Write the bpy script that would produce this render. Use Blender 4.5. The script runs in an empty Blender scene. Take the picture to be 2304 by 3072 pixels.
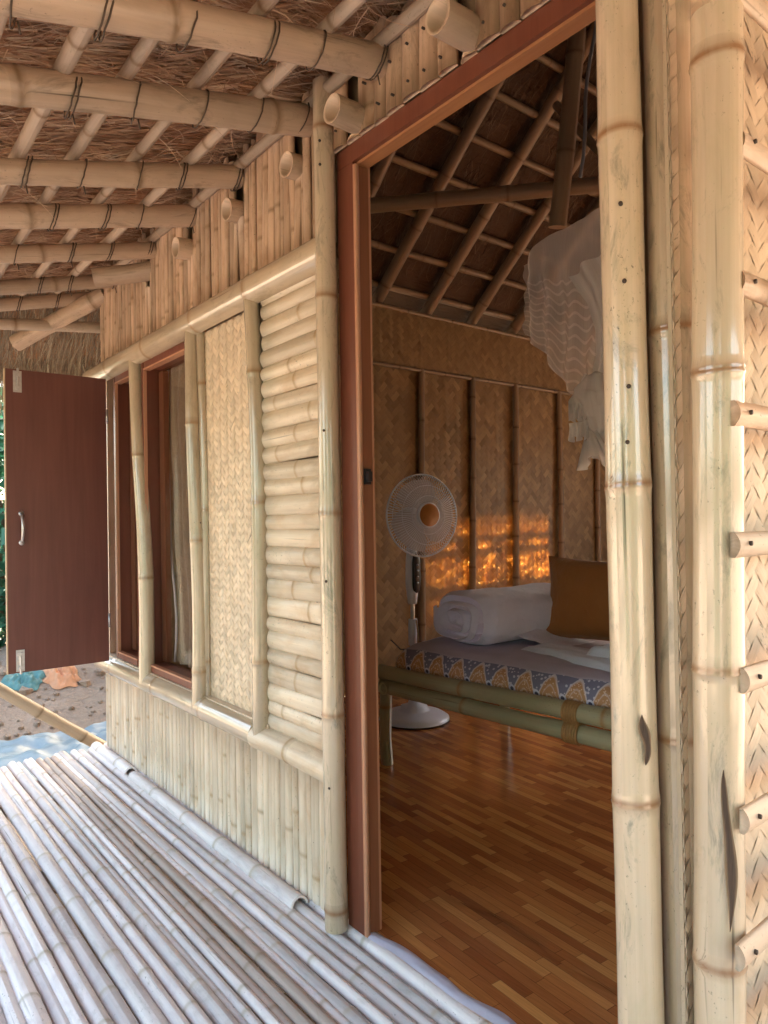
import bpy, bmesh, math, random
import numpy as np
from mathutils import Vector, Matrix
random.seed(7); np.random.seed(7)
PI = math.pi
S = bpy.context.scene
COL = S.collection
U = random.uniform

# ------------------------------------------------------------------ mesh builder
WL = {}
class MB:
    def __init__(s): s.v=[]; s.f=[]; s.uv=[]; s.c=[]; s.mi=[]
    def add(s, vs, fs, uvs=None, cs=None, mi=0):
        b=len(s.v); s.v+= [tuple(x) for x in vs]
        s.uv += uvs if uvs is not None else [(x[0]+x[1],x[2]) for x in vs]
        s.c += cs if cs is not None else [(.5,0,.5)]*len(vs)
        s.f += [tuple(i+b for i in f) for f in fs]; s.mi += [mi]*len(fs)
    def box(s, lo, hi, tone=.5, mi=0):
        x0,y0,z0=lo; x1,y1,z1=hi
        vs=[];fs=[];uv=[]
        for ax in range(3):
            for sgn in (0,1):
                o=[i for i in range(3) if i!=ax]
                q=[(0,0),(1,0),(1,1),(0,1)]
                if (sgn==0) != (ax==1): q=q[::-1]
                b=len(vs)
                for a,c in q:
                    p=[0,0,0]; p[ax]=(lo,hi)[sgn][ax]; p[o[0]]=(lo,hi)[a][o[0]]; p[o[1]]=(lo,hi)[c][o[1]]
                    vs.append(p); uv.append((p[o[1]],p[o[0]]) if ax!=2 else (p[o[0]],p[o[1]]))
                fs.append((b,b+1,b+2,b+3))
        s.add(vs,fs,uv,[(tone,0,.5)]*24,mi)
    def build(s, name, mats, parent=None, smooth=True, loc=None):
        off = Vector((0,0,0))
        if parent is not None: off = WL[parent.name]
        elif loc is not None: off = Vector(loc)
        me=bpy.data.meshes.new(name)
        me.from_pydata([(x[0]-off[0],x[1]-off[1],x[2]-off[2]) for x in s.v],[],s.f)
        ul=me.uv_layers.new(name='UVMap')
        li=np.empty(len(me.loops),dtype=np.int32); me.loops.foreach_get('vertex_index',li)
        ul.data.foreach_set('uv', np.array(s.uv,dtype=np.float32)[li].ravel())
        ca=me.color_attributes.new('bam','FLOAT_COLOR','POINT')
        c=np.ones((len(s.v),4),dtype=np.float32); c[:,:3]=np.array(s.c,dtype=np.float32)
        ca.data.foreach_set('color',c.ravel())
        if not isinstance(mats,(list,tuple)): mats=[mats]
        for m in mats: me.materials.append(m)
        me.polygons.foreach_set('material_index',np.array(s.mi,dtype=np.int32))
        me.polygons.foreach_set('use_smooth',np.full(len(s.f),smooth))
        me.update()
        o=bpy.data.objects.new(name,me); COL.objects.link(o)
        if parent is not None: o.parent=parent; WL[o.name]=off
        else: o.location=off; WL[o.name]=off
        return o
def sharp(o, ang=35):
    me=o.data; bm=bmesh.new(); bm.from_mesh(me)
    bmesh.ops.remove_doubles(bm,verts=bm.verts,dist=1e-5)
    for e in bm.edges:
        if len(e.link_faces)==2 and e.calc_face_angle(0)>math.radians(ang): e.smooth=False
    bm.to_mesh(me); bm.free(); return o
def bevel(o,w=.003,seg=2):
    m=o.modifiers.new('b','BEVEL'); m.width=w; m.segments=seg; m.limit_method='ANGLE'; return o
def thing(name,label,cat,loc=(0,0,0),group=None,kind=None):
    o=bpy.data.objects.new(name,None); COL.objects.link(o); o.location=loc; o.empty_display_size=.1
    WL[o.name]=Vector(loc); return tag(o,label,cat,group,kind)
def tag(o,label=None,cat=None,group=None,kind=None):
    if label: o['label']=label
    if cat: o['category']=cat
    if group: o['group']=group
    if kind or cat: o['kind']=kind or 'thing'
    return o

def frame(t, ref=None):
    t=Vector(t).normalized()
    r=Vector(ref) if ref is not None else (Vector((0,0,1)) if abs(t.z)<.9 else Vector((1,0,0)))
    n=(r-t*r.dot(t))
    if n.length<1e-6: n=t.orthogonal()
    n.normalize(); return t,n,t.cross(n)

NODE=[(-.022,1.0,0),(-.010,1.025,.25),(-.0045,1.07,.75),(-.001,1.03,1),(.0025,1.05,.9),(.010,1.02,.3),(.022,1.0,.05)]
def pole(mb,p0,p1,r0,r1=None,sp=.32,seg=14,bend=.006,arc=None,ref=None,hollow=False,caps=True,tone=None,first=None,wob=.03,rough=1.0,skew=0,at=None):
    """a bamboo culm: nodes, internode tone, hollow or closed cut ends; arc=(a0,a1) gives a split culm"""
    p0=Vector(p0); p1=Vector(p1); L=(p1-p0).length; t,n,b=frame(p1-p0,ref)
    if r1 is None: r1=r0
    tone=U(.2,.8) if tone is None else tone
    rows=[]; s=first if first is not None else U(.05,sp); prev=0; it=U(.2,.8)
    nodes=[]
    while s<L-.02:
        if s>.02: nodes.append(s)
        s+=sp*U(.82,1.18)
    if at is not None: nodes=list(at)
    bd=[0]+nodes+[L]
    for k in range(len(bd)-1):
        a,c=bd[k],bd[k+1]; it=U(.15,.85)
        sub=max(1,int((c-a)/.13)); lo=a+(.024 if k>0 else 0); hi=c-(.024 if k<len(bd)-2 else 0)
        for q in range(sub+1):
            f=q/sub; rows.append((lo+(hi-lo)*f, 1-.035*math.sin(PI*f), 0, it))
        if k<len(bd)-2:
            for d,m,g in NODE: rows.append((c+d,m,g,it))
    rows=[r for r in rows if -1e-6<=r[0]<=L+1e-6]
    rows.sort(key=lambda r:r[0])
    ph=[U(0,6.28) for _ in range(4)]; bx=U(-1,1)*bend; by=U(-1,1)*bend
    ou,ov=U(0,50),U(0,50)
    full=arc is None
    a0,a1=(0,2*PI) if full else arc
    m=seg+1
    vs=[];uv=[];cs=[]
    def cen(s):
        f=s/L; w=math.sin(PI*f)
        return p0+t*s+n*(bx*w+.35*bend*math.sin(7*f+ph[0]))+b*(by*w+.35*bend*math.sin(6*f+ph[1]))
    for (s,mm,g,it) in rows:
        r=(r0+(r1-r0)*s/L)*(1+(mm-1)*rough); c=cen(s)
        for k in range(m):
            a=a0+(a1-a0)*k/seg
            rr=r*(1+wob*math.sin(2*a+ph[2])+wob*.5*math.sin(3*a+ph[3]))
            sk=skew*r*math.sin(a+ph[0]) if g>.06 else 0
            vs.append(c+n*(rr*math.cos(a))+b*(rr*math.sin(a))+t*sk)
            uv.append((s+ou,r*a+ov)); cs.append((tone,g,it))
    fs=[]
    R=len(rows)
    for i in range(R-1):
        for k in range(seg):
            q=i*m+k; fs.append((q,q+1,q+m+1,q+m))
    mb.add(vs,fs,uv,cs)
    for end in ((0,R-1) if caps else ()):
        s,mm,g,it=rows[end]; c=cen(s); base=vs[end*m:end*m+m]; d=-t if end==0 else t
        if full and hollow:
            rim=[c+(x-c)*.80 for x in base]; ins=[x-d*.10 for x in rim]
            V=list(base)+rim+ins+[c-d*.10]; F=[]
            for k in range(seg):
                F+= [(k,k+1,m+k+1,m+k),(m+k,m+k+1,2*m+k+1,2*m+k),(2*m+k,2*m+k+1,3*m)]
            C=[(1.0,0,.9)]*(2*m)+[(.25,0,.3)]*m+[(.55,0,.4)]
            Uv=[(ou+.3*(x-c).dot(n),ov+(x-c).dot(b)) for x in V]
            mb.add(V,F,Uv,C)
        elif full:
            V=list(base)+[c]; F=[(k,k+1,m) for k in range(seg)]
            mb.add(V,F,[(ou+(x-c).dot(n),ov+(x-c).dot(b)) for x in V],[(.9,0,.7)]*len(V))
        else:
            inn=[c+(x-c)*.78 for x in base]
            V=list(base)+inn; F=[(k,k+1,m+k+1,m+k) for k in range(seg)]
            mb.add(V,F,[(ou,ov)]*len(V),[(1,0,.95)]*len(V))
    if not full:   # inner face of the split culm
        V=[];C=[];Uv=[]
        for i,(s,mm,g,it) in enumerate(rows):
            c=cen(s)
            for k in range(m):
                x=vs[i*m+k]; V.append(c+(x-c)*.78); C.append((.7,g*.3,.8)); Uv.append((s+ou,k*.01+ov))
        F=[(f[3],f[2],f[1],f[0]) for f in fs]
        mb.add(V,F,Uv,C)
        V=[];F=[]
        for i in range(R):
            for k in (0,seg):
                V.append(vs[i*m+k]); V.append(cen(rows[i][0])+(vs[i*m+k]-cen(rows[i][0]))*.78)
        for i in range(R-1):
            for e in (0,2):
                q=i*4+e; F.append((q,q+1,q+5,q+4))
        mb.add(V,F,[(0,0)]*len(V),[(.9,0,.8)]*len(V))

def slat(mb,p0,p1,w,bulge,nrm,th=.008,sp=.33,seg=6,tone=None,taper=1.0,wav=.004,topcut=0,node=1.0):
    """a split, flattened culm nailed flat: domed front, closed back"""
    p0=Vector(p0);p1=Vector(p1);L=(p1-p0).length;t=(p1-p0).normalized();n=Vector(nrm).normalized();b=t.cross(n)
    tone=U(.1,.9) if tone is None else tone
    nodes=[];s=U(.03,sp)
    while s<L-.03:
        nodes.append(s);s+=sp*U(.8,1.2)
    rows=[(0,0,0),(L,0,0)]
    k=int(L/.15)
    rows+=[(L*(i+1)/(k+1),0,0) for i in range(k)]
    rows=[r for r in rows if all(abs(r[0]-q)>.02 for q in nodes) or r[0] in(0,L)]
    for q in nodes: rows+=[(q-.012,0,.1),(q-.004,.0022,.6),(q,-.0004,.8),(q+.004,.0016,.6),(q+.012,0,.1)]
    rows=[r for r in rows if 0<=r[0]<=L];rows.sort()
    ou,ov=U(0,50),U(0,50);ph=U(0,6.28);ph2=U(0,6.28);m=seg+3
    vs=[];uv=[];cs=[];it=U(.2,.8)
    for (s,h,g) in rows:
        f=s/L; ww=w*(1+(taper-1)*f)*.5; c=p0+t*s+b*(wav*math.sin(5*s+ph)); j=.5+.5*math.sin(3.1*s+ph2)
        for k in range(seg+1):
            a=-1+2*k/seg; z=bulge*(1-a*a)+h*node
            tt=t*(topcut*a*w if s==L else 0)
            vs.append(c+b*(a*ww)+n*z+tt);uv.append((s+ou,a*ww+ov));cs.append((tone,g,it*.6+.4*j))
        vs.append(c+b*ww-n*th);vs.append(c-b*ww-n*th);uv+=[(s+ou,ww+th+ov),(s+ou,-ww-th+ov)];cs+=[(tone,0,it)]*2
    fs=[]
    for i in range(len(rows)-1):
        for k in range(m):
            k2=(k+1)%m; fs.append((i*m+k,i*m+k2,(i+1)*m+k2,(i+1)*m+k))
    fs.append(tuple(range(m)));fs.append(tuple((len(rows)-1)*m+k for k in range(m))[::-1])
    mb.add(vs,fs,uv,cs)

def weave(mb,O,A,B,w,h,cell,dome=.004,gap=.93,flip=None,tone=(.1,.9),jit=.04,hole=0.0,ext=1.34):
    """twill matting woven on the diagonal out of flat bamboo splits: every visible float is a domed strip"""
    O=Vector(O);A=Vector(A).normalized();B=Vector(B).normalized();N=A.cross(B)
    c45=math.sqrt(.5); n=int((w+h)/cell)+3
    rowt={};colt={}
    for i in range(-n,n):
        for j in range(-n,n):
            q=(i-j) if (flip is None or ((i+j)//flip)%2==0) else (i+j+(0))
            q%=4
            if q==0: di,start=0,(i,j)
            elif q==3: di,start=1,(i,j)
            else: continue
            if di==0: u0,v0,lu,lv=i,j,2,1
            else: u0,v0,lu,lv=i,j,1,2
            cu=(u0+lu/2)*cell; cv=(v0+lv/2)*cell
            x=(cu-cv)*c45+w/2; y=(cu+cv)*c45+h/2
            if x<-cell or x>w+cell or y<-cell or y>h+cell: continue
            if hole and random.random()<hole: continue
            key=('a',j) if di==0 else ('b',i)
            if key not in rowt: rowt[key]=U(*tone)
            tn=min(1,max(0,rowt[key]*.6+U(*tone)*.4))
            vs=[];uv=[];cs=[];wd=gap*U(1-jit,1); ou,ov=U(0,40),U(0,40)
            for a in range(6):
                fa=(-1,-.68,-.3,.3,.68,1)[a]
                for b in range(3):
                    fb=-1+b
                    if di==0: du,dv=fa*lu/2*ext,fb*lv/2*wd
                    else: du,dv=fb*lu/2*wd,fa*lv/2*ext
                    uu=cu+du*cell; vv=cv+dv*cell
                    px=min(w,max(0,(uu-vv)*c45+w/2)); py=min(h,max(0,(uu+vv)*c45+h/2))
                    z=dome*(1-2.4*abs(fa)**2.5)-dome*.25*abs(fb)
                    vs.append(O+A*px+B*py+N*z); uv.append((ou+fa*cell,ov+fb*cell*.5)); cs.append((tn,0,.5))
            fs=[]
            for a in range(5):
                for b in range(2):
                    q2=a*3+b; fs.append((q2,q2+1,q2+4,q2+3) if di==1 else (q2,q2+3,q2+4,q2+1))
            mb.add(vs,fs,uv,cs)

def strands(mb,N,pos,dirf,length,width,nrm,sway=.03,segs=4,curl=.02):
    """loose grass stalks as thin tapered ribbons"""
    for _ in range(N):
        p=pos(); d=dirf(p).normalized(); n=Vector(nrm); l=length*U(.5,1.3); w=width*U(.5,1.4)
        sd=d.cross(n).normalized(); a1,a2=U(-1,1)*sway,U(-1,1)*sway; cz=U(-1,1)*curl; tn=random.random()
        tw=U(-.9,.9); wd=(sd*math.cos(tw)+n*math.sin(tw))
        vs=[];uv=[];cs=[]
        for k in range(segs+1):
            f=k/segs; c=p+d*(l*f)+sd*(a1*math.sin(PI*f)+a2*f*f)+n*(cz*f*f)
            ww=w*.5*(1-.75*f)
            vs+=[c-wd*ww,c+wd*ww];uv+=[(f*l,0),(f*l,w)];cs+=[(tn,0,f)]*2
        mb.add(vs,[(2*k,2*k+1,2*k+3,2*k+2) for k in range(segs)],uv,cs)

def lathe(mb,O,axis,prof,seg=32,tone=.5,ref=None,mi=0):
    t,n,b=frame(axis,ref);O=Vector(O);vs=[];fs=[];m=seg
    for (r,z) in prof:
        for k in range(seg):
            a=2*PI*k/seg; vs.append(O+t*z+n*(r*math.cos(a))+b*(r*math.sin(a)))
    for i in range(len(prof)-1):
        for k in range(seg):
            k2=(k+1)%seg; fs.append((i*m+k,i*m+k2,(i+1)*m+k2,(i+1)*m+k))
    mb.add(vs,fs,None,[(tone,0,.5)]*len(vs),mi)
def tube(mb,pts,r,seg=8,tone=.5,closed=False,mi=0):
    P=[Vector(p) for p in pts];n=len(P);vs=[];fs=[];ref=None
    for i in range(n):
        if closed: t=P[(i+1)%n]-P[i-1]
        else: t=P[min(i+1,n-1)]-P[max(i-1,0)]
        t,a,b=frame(t,ref); ref=a
        for k in range(seg):
            q=2*PI*k/seg; vs.append(P[i]+a*(r*math.cos(q))+b*(r*math.sin(q)))
    for i in range(n if closed else n-1):
        j=(i+1)%n
        for k in range(seg):
            k2=(k+1)%seg; fs.append((i*seg+k,i*seg+k2,j*seg+k2,j*seg+k))
    if not closed: fs+=[tuple(range(seg))[::-1],tuple((n-1)*seg+k for k in range(seg))]
    mb.add(vs,fs,None,[(tone,0,.5)]*len(vs),mi)
def grid(mb,nu,nv,fn,uvf=None,wrapu=False,tone=.5):
    vs=[];uv=[];fs=[]
    for i in range(nu+1):
        for j in range(nv+1):
            a,b=i/nu,j/nv; vs.append(fn(a,b)); uv.append(uvf(a,b) if uvf else (a,b))
    for i in range(nu):
        for j in range(nv):
            q=i*(nv+1)+j; fs.append((q,q+nv+1,q+nv+2,q+1))
    mb.add(vs,fs,uv,[(tone,0,.5)]*len(vs))
from mathutils import noise as MN
def nz(x,y,z=0): return MN.noise(Vector((x,y,z)))

# ------------------------------------------------------------------ materials
class NT:
    def __init__(s,name):
        s.m=bpy.data.materials.new(name); s.m.use_nodes=True; s.t=s.m.node_tree; s.n=s.t.nodes
        s.b=s.n['Principled BSDF']; s.out=s.n['Material Output']
    def N(s,typ,**k):
        nd=s.n.new(typ)
        for a,v in k.items(): setattr(nd,a,v)
        return nd
    def L(s,a,b): s.t.links.new(a,b)
    def val(s,inp,v):
        if hasattr(v,'links') or isinstance(v,bpy.types.NodeSocket): s.L(v,inp)
        else: inp.default_value=v
    def math(s,op,a,b=None,c=None,clamp=False):
        nd=s.N('ShaderNodeMath',operation=op,use_clamp=clamp); s.val(nd.inputs[0],a)
        if b is not None: s.val(nd.inputs[1],b)
        if c is not None: s.val(nd.inputs[2],c)
        return nd.outputs[0]
    def mix(s,f,a,b,mode='MIX'):
        nd=s.N('ShaderNodeMix',data_type='RGBA',blend_type=mode); s.val(nd.inputs[0],f)
        for i,v in ((6,a),(7,b)): s.val(nd.inputs[i],(*v,1) if isinstance(v,tuple) and len(v)==3 else v)
        return nd.outputs[2]
    def ramp(s,f,stops,interp='LINEAR'):
        nd=s.N('ShaderNodeValToRGB'); cr=nd.color_ramp; cr.interpolation=interp
        while len(cr.elements)<len(stops): cr.elements.new(.5)
        for e,(p,c) in zip(cr.elements,stops): e.position=p; e.color=(*c,1) if len(c)==3 else c
        s.val(nd.inputs[0],f); return nd.outputs[0]
    def noise(s,vec,scale,detail=3,rough=.55,sx=1,sy=1,sz=1,dist=0):
        mp=s.N('ShaderNodeMapping'); mp.inputs['Scale'].default_value=(sx,sy,sz); s.L(vec,mp.inputs[0])
        nd=s.N('ShaderNodeTexNoise'); nd.inputs['Scale'].default_value=scale; nd.inputs['Detail'].default_value=detail
        nd.inputs['Roughness'].default_value=rough; nd.inputs['Distortion'].default_value=dist
        s.L(mp.outputs[0],nd.inputs['Vector']); return nd.outputs['Fac']
    def uv(s): return s.N('ShaderNodeUVMap',uv_map='UVMap').outputs[0]
    def obj(s): return s.N('ShaderNodeTexCoord').outputs['Object']
    def attr(s):
        a=s.N('ShaderNodeAttribute',attribute_name='bam'); sp=s.N('ShaderNodeSeparateColor'); s.L(a.outputs['Color'],sp.inputs[0]); return sp.outputs
    def bump(s,h,strength=.3,dist=.002):
        nd=s.N('ShaderNodeBump'); nd.inputs['Strength'].default_value=strength; nd.inputs['Distance'].default_value=dist
        s.L(h,nd.inputs['Height']); s.L(nd.outputs[0],s.b.inputs['Normal'])
    def base(s,c): s.val(s.b.inputs['Base Color'],(*c,1) if isinstance(c,tuple) and len(c)==3 else c)
    def rough(s,r): s.val(s.b.inputs['Roughness'],r)
    def sp(s,**k):
        for a,v in k.items(): s.b.inputs[a.replace('_',' ')].default_value=v
        return s
def bamboo(name,light,dark,ring,rough=.4,coat=0,mottle=(.45,.36,.24),mot=.3,grey=(.30,.28,.22),gr=.0,streak=.5,holes=.5,tones=.35,crough=.08,cior=1.5,crack=9):
    adj=lambda c:(c[0],c[1]*1.03,min(1,c[2]*1.25)); light,dark,mottle=adj(light),adj(dark),adj(mottle)
    t=NT(name); uv=t.uv(); a=t.attr()
    fib=t.noise(uv,1,4,.6,3,170,1); fib2=t.noise(uv,1,3,.5,1.2,45,1); blot=t.noise(uv,1,4,.6,7,16,1,.6); big=t.noise(uv,1,2,.5,2.2,5,1)
    c=t.mix(t.math('MULTIPLY_ADD',fib2,streak*1.6,.5-streak*.8,True),light,dark)
    c=t.mix(t.math('MULTIPLY',t.math('SUBTRACT',blot,.5,clamp=True),mot*6,clamp=True),c,mottle)
    if gr: c=t.mix(t.math('MULTIPLY',t.math('SUBTRACT',t.noise(uv,1,6,.72,5,17,1,1.0),.54,clamp=True),gr*9,clamp=True),c,grey)
    br=t.math('ADD',t.math('MULTIPLY_ADD',a[0],tones*2,1-tones),t.math('MULTIPLY_ADD',a[2],.22,-.11))
    br=t.math('ADD',br,t.math('MULTIPLY_ADD',fib,.26,-.13)); br=t.math('ADD',br,t.math('MULTIPLY_ADD',big,.3,-.15))
    mul=t.N('ShaderNodeCombineColor')
    for i in range(3): t.L(br,mul.inputs[i])
    c=t.mix(1.0,c,mul.outputs[0],'MULTIPLY')
    cr=t.noise(uv,1,2,.5,1.6,75,1,.15); c=t.mix(t.math('MULTIPLY',t.math('SUBTRACT',cr,.685,clamp=True),crack,clamp=True),c,(.09,.055,.03))
    spk=t.noise(uv,1,3,.7,85,120,1); c=t.mix(t.math('MULTIPLY',t.math('SUBTRACT',t.math('MULTIPLY_ADD',big,.35,spk),.83,clamp=True),7,clamp=True),c,(.12,.095,.065))
    rg=t.math('MULTIPLY',a[1],t.math('MULTIPLY_ADD',blot,1.2,.25),clamp=True)
    c=t.mix(rg,c,ring)
    if holes:
        v=t.N('ShaderNodeTexVoronoi'); v.inputs['Scale'].default_value=9; t.L(uv,v.inputs['Vector'])
        sel=t.N('ShaderNodeSeparateColor'); t.L(v.outputs['Color'],sel.inputs[0])
        sz=t.math('MULTIPLY',t.math('GREATER_THAN',sel.outputs[0],1-holes*.6),t.math('MULTIPLY_ADD',sel.outputs[1],.035,.012))
        c=t.mix(t.math('MULTIPLY',t.math('LESS_THAN',v.outputs['Distance'],sz),.85),c,(.05,.03,.02))
    t.base(c); t.rough(t.math('ADD',rough-.12,t.math('MULTIPLY',blot,.24)))
    if coat: t.sp(Coat_Weight=coat,Coat_Roughness=crough,Coat_IOR=cior)
    t.bump(t.math('ADD',t.math('MULTIPLY',fib,.7),t.math('MULTIPLY',blot,.5)),.35,.0015)
    return t.m
M={}
M['post']=bamboo('varnished_bamboo',(.66,.50,.30),(.52,.37,.20),(.30,.13,.045),.40,.85,(.50,.38,.20),.45,(.29,.24,.17),.7,.8,.55,.26,.10,1.8)
M['rafter']=bamboo('rafter_bamboo',(.60,.42,.25),(.44,.29,.16),(.24,.14,.07),.45,.15,(.40,.27,.15),.45,(.17,.12,.08),.45,.5,.3,.25,.25)
M['batten']=bamboo('batten_bamboo',(.58,.43,.27),(.44,.31,.18),(.26,.15,.08),.55,0,(.40,.28,.17),.4,(.25,.2,.14),.3,.5,.2,.3)
M['clad']=bamboo('split_bamboo_boards',(.66,.45,.26),(.42,.26,.14),(.24,.14,.07),.55,.05,(.34,.19,.09),.6,(.22,.15,.09),.4,1.1,.6,.32)
M['trim']=bamboo('bamboo_trim',(.62,.47,.27),(.47,.34,.18),(.34,.19,.08),.36,1.0,(.42,.31,.17),.4,(.27,.21,.13),.4,.6,.35,.22,.09,1.75)
M['slat']=bamboo('horizontal_bamboo_slats',(.70,.57,.37),(.52,.39,.22),(.40,.25,.12),.45,.15,(.52,.34,.17),.5,(.34,.26,.18),.3,1.1,.5,.26)
M['deck']=bamboo('weathered_deck_bamboo',(.82,.74,.61),(.62,.54,.44),(.50,.42,.34),.55,0,(.50,.42,.37),.45,(.40,.35,.31),.35,.9,.5,.34)
M['decktan']=bamboo('tan_deck_splits',(.58,.46,.34),(.40,.29,.2),(.30,.22,.16),.55,0,(.42,.32,.24),.4,(.30,.25,.2),.3,.8,.2,.3)
M['weave']=bamboo('woven_mat_pale',(.76,.60,.37),(.60,.44,.24),(.3,.2,.1),.5,.05,(.46,.30,.14),.35,(.30,.2,.1),.2,.6,0,.26)
M['weaveside']=bamboo('woven_mat_side',(.64,.48,.29),(.48,.34,.19),(.3,.2,.1),.55,0,(.5,.34,.18),.35,(.30,.2,.1),.1,.6,0,.3)
M['bed']=bamboo('greenish_bed_bamboo',(.46,.42,.22),(.34,.30,.14),(.34,.18,.06),.35,.4,(.42,.34,.18),.3,(.27,.23,.15),.2,.5,.2,.2)
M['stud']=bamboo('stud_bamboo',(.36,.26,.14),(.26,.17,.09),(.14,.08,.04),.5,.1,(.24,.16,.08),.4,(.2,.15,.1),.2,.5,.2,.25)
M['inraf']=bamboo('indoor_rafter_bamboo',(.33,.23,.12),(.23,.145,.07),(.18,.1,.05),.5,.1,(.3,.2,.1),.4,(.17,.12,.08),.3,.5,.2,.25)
M['rail']=bamboo('rail_bamboo',(.50,.38,.22),(.38,.26,.14),(.2,.13,.07),.45,.1,(.4,.28,.16),.4,(.2,.16,.1),.3,.5,.2,.25)
# woven end wall lets daylight through its thin splits
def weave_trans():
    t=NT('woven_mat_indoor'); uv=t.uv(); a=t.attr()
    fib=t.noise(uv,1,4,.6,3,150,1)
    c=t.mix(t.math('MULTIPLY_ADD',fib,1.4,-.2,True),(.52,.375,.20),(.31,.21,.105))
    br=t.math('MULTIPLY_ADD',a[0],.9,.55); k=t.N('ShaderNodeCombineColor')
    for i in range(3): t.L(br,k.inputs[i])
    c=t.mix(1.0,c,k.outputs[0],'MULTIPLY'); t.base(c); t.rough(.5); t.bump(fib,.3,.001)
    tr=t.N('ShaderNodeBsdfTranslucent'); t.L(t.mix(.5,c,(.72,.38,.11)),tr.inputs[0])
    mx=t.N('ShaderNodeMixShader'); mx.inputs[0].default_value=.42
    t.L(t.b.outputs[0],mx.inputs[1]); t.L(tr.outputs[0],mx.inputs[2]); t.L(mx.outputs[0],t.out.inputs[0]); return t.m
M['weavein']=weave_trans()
def glow_trans():
    t=NT('glow_shaping_mat'); n=t.noise(t.obj(),1,3,.6,5,7,22); c=t.mix(t.math('MULTIPLY_ADD',n,3,-1.0,True),(.50,.26,.08),(.97,.76,.42)); t.base((.45,.32,.17)); tr=t.N('ShaderNodeBsdfTranslucent'); t.L(c,tr.inputs[0])
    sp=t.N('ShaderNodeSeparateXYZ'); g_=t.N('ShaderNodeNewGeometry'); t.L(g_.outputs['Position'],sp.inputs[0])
    fz=t.math('MULTIPLY',t.math('MULTIPLY_ADD',sp.outputs[2],-2.6,3.45,True),t.math('MULTIPLY_ADD',sp.outputs[1],.95,-1.8,True))  # translucency graded by height and depth to shape the wall glow
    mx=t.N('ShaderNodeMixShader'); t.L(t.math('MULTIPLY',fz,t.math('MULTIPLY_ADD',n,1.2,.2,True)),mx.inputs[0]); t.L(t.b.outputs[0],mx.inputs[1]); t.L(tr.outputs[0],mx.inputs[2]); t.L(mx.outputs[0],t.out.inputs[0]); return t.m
M['glowmat']=glow_trans()
def thatch(name,stops,tr=.0):
    t=NT(name); a=t.attr(); n=t.noise(t.obj(),9,2)
    c=t.ramp(t.math('ADD',t.math('MULTIPLY',a[0],.8),t.math('MULTIPLY_ADD',n,.5,-.15)),stops); t.base(c); t.rough(.62); return t.m
M['thatch']=thatch('grass_thatch',[(0,(.42,.22,.13)),(.5,(.62,.39,.245)),(.82,(.76,.54,.36)),(1,(.86,.72,.53))])  # albedo raised to make up for weak light under the eave
M['thatchin']=thatch('indoor_thatch',[(0,(.06,.034,.02)),(.6,(.12,.07,.04)),(1,(.24,.16,.09))])  # indoor copy darkened, putting the room's dimness into the colour
M['thatchgrey']=thatch('grey_eave_thatch',[(0,(.22,.15,.1)),(.5,(.36,.27,.19)),(1,(.62,.52,.38))])
def tsheet(name,k):
    t=NT(name); o=t.obj(); n=t.noise(o,1,5,.7,60,9,60); n2=t.noise(o,5,2)
    t.base(t.mix(n,t.mix(n2,(.24*k,.10*k,.055*k),(.38*k,.18*k,.09*k)),(.54*k,.31*k,.17*k))); t.rough(.8); t.bump(n,1,.02); return t.m
M['tsheet']=tsheet('thatch_mass',1.25); M['tsheetin']=tsheet('indoor_thatch_mass',.27)  # lit veranda copy and dimmed room copy of one thatch
def wood(name,c1,c2,rough=.35,coat=.2,sc=(40,40,2.5),st=.25):
    t=NT(name); o=t.obj(); n=t.noise(o,1,4,.6,*sc,1.2); f=t.noise(o,1,3,.6,sc[0]*5,sc[1]*5,sc[2]*3); bl=t.noise(o,4,3)
    c=t.mix(t.math('MULTIPLY_ADD',n,1.6,-.3,True),c1,c2)
    c=t.mix(t.math('MULTIPLY',bl,.35),c,tuple(x*.65 for x in c1)); t.base(c); t.rough(t.math('MULTIPLY_ADD',f,.25,rough-.12)); t.sp(Coat_Weight=coat,Coat_Roughness=.2)
    t.bump(t.math('ADD',f,n),st,.001); return t.m
M['redwood']=wood('painted_red_wood',(.155,.040,.022),(.225,.066,.034),.40,.15,(30,30,1.6),.35)
M['headwood']=wood('orange_raw_wood',(.36,.135,.055),(.50,.23,.10),.4,.15,(2.5,40,40),.35)
M['revealwood']=wood('reveal_wood',(.26,.085,.04),(.34,.13,.065),.4,.15)
M['palewood']=wood('pale_bead_wood',(.60,.30,.18),(.52,.22,.12),.4,.1)
M['shutter']=wood('shutter_plywood',(.14,.041,.030),(.22,.074,.052),.45,.1,(22,22,1.2),.25)
M['edgewood']=wood('raw_plywood_edge',(.62,.46,.3),(.5,.34,.2),.6,0)
def simple(name,c,rough=.5,metal=0,nscale=0,var=.15,bump=0,**k):
    t=NT(name)
    if nscale:
        n=t.noise(t.obj(),nscale,4); t.base(t.mix(n,tuple(x*(1-var) for x in c),tuple(min(1,x*(1+var)) for x in c)))
        if bump: t.bump(n,.5,bump)
    else: t.base(c)
    t.rough(rough); t.sp(Metallic=metal,**k); return t.m
M['metal']=simple('galvanised_metal',(.62,.6,.6),.35,.9,60,.25)
M['lash']=simple('dark_tie_wire',(.09,.055,.035),.6)
M['white']=simple('white_plastic',(.72,.79,.92),.32,0,30,.05)
M['blackpl']=simple('dark_plastic',(.03,.022,.024),.35,0,50,.3)
M['amber']=simple('amber_badge',(.36,.15,.035),.3,0,14,.4)
M['sheetpl']=simple('lilac_plastic_sheet',(.60,.58,.72),.3,0,30,.12,.004)
M['orange']=simple('orange_cloth',(.60,.29,.15),.7,0,12,.4,.01)
M['cable']=simple('grey_cable',(.22,.23,.26),.45)
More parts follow.
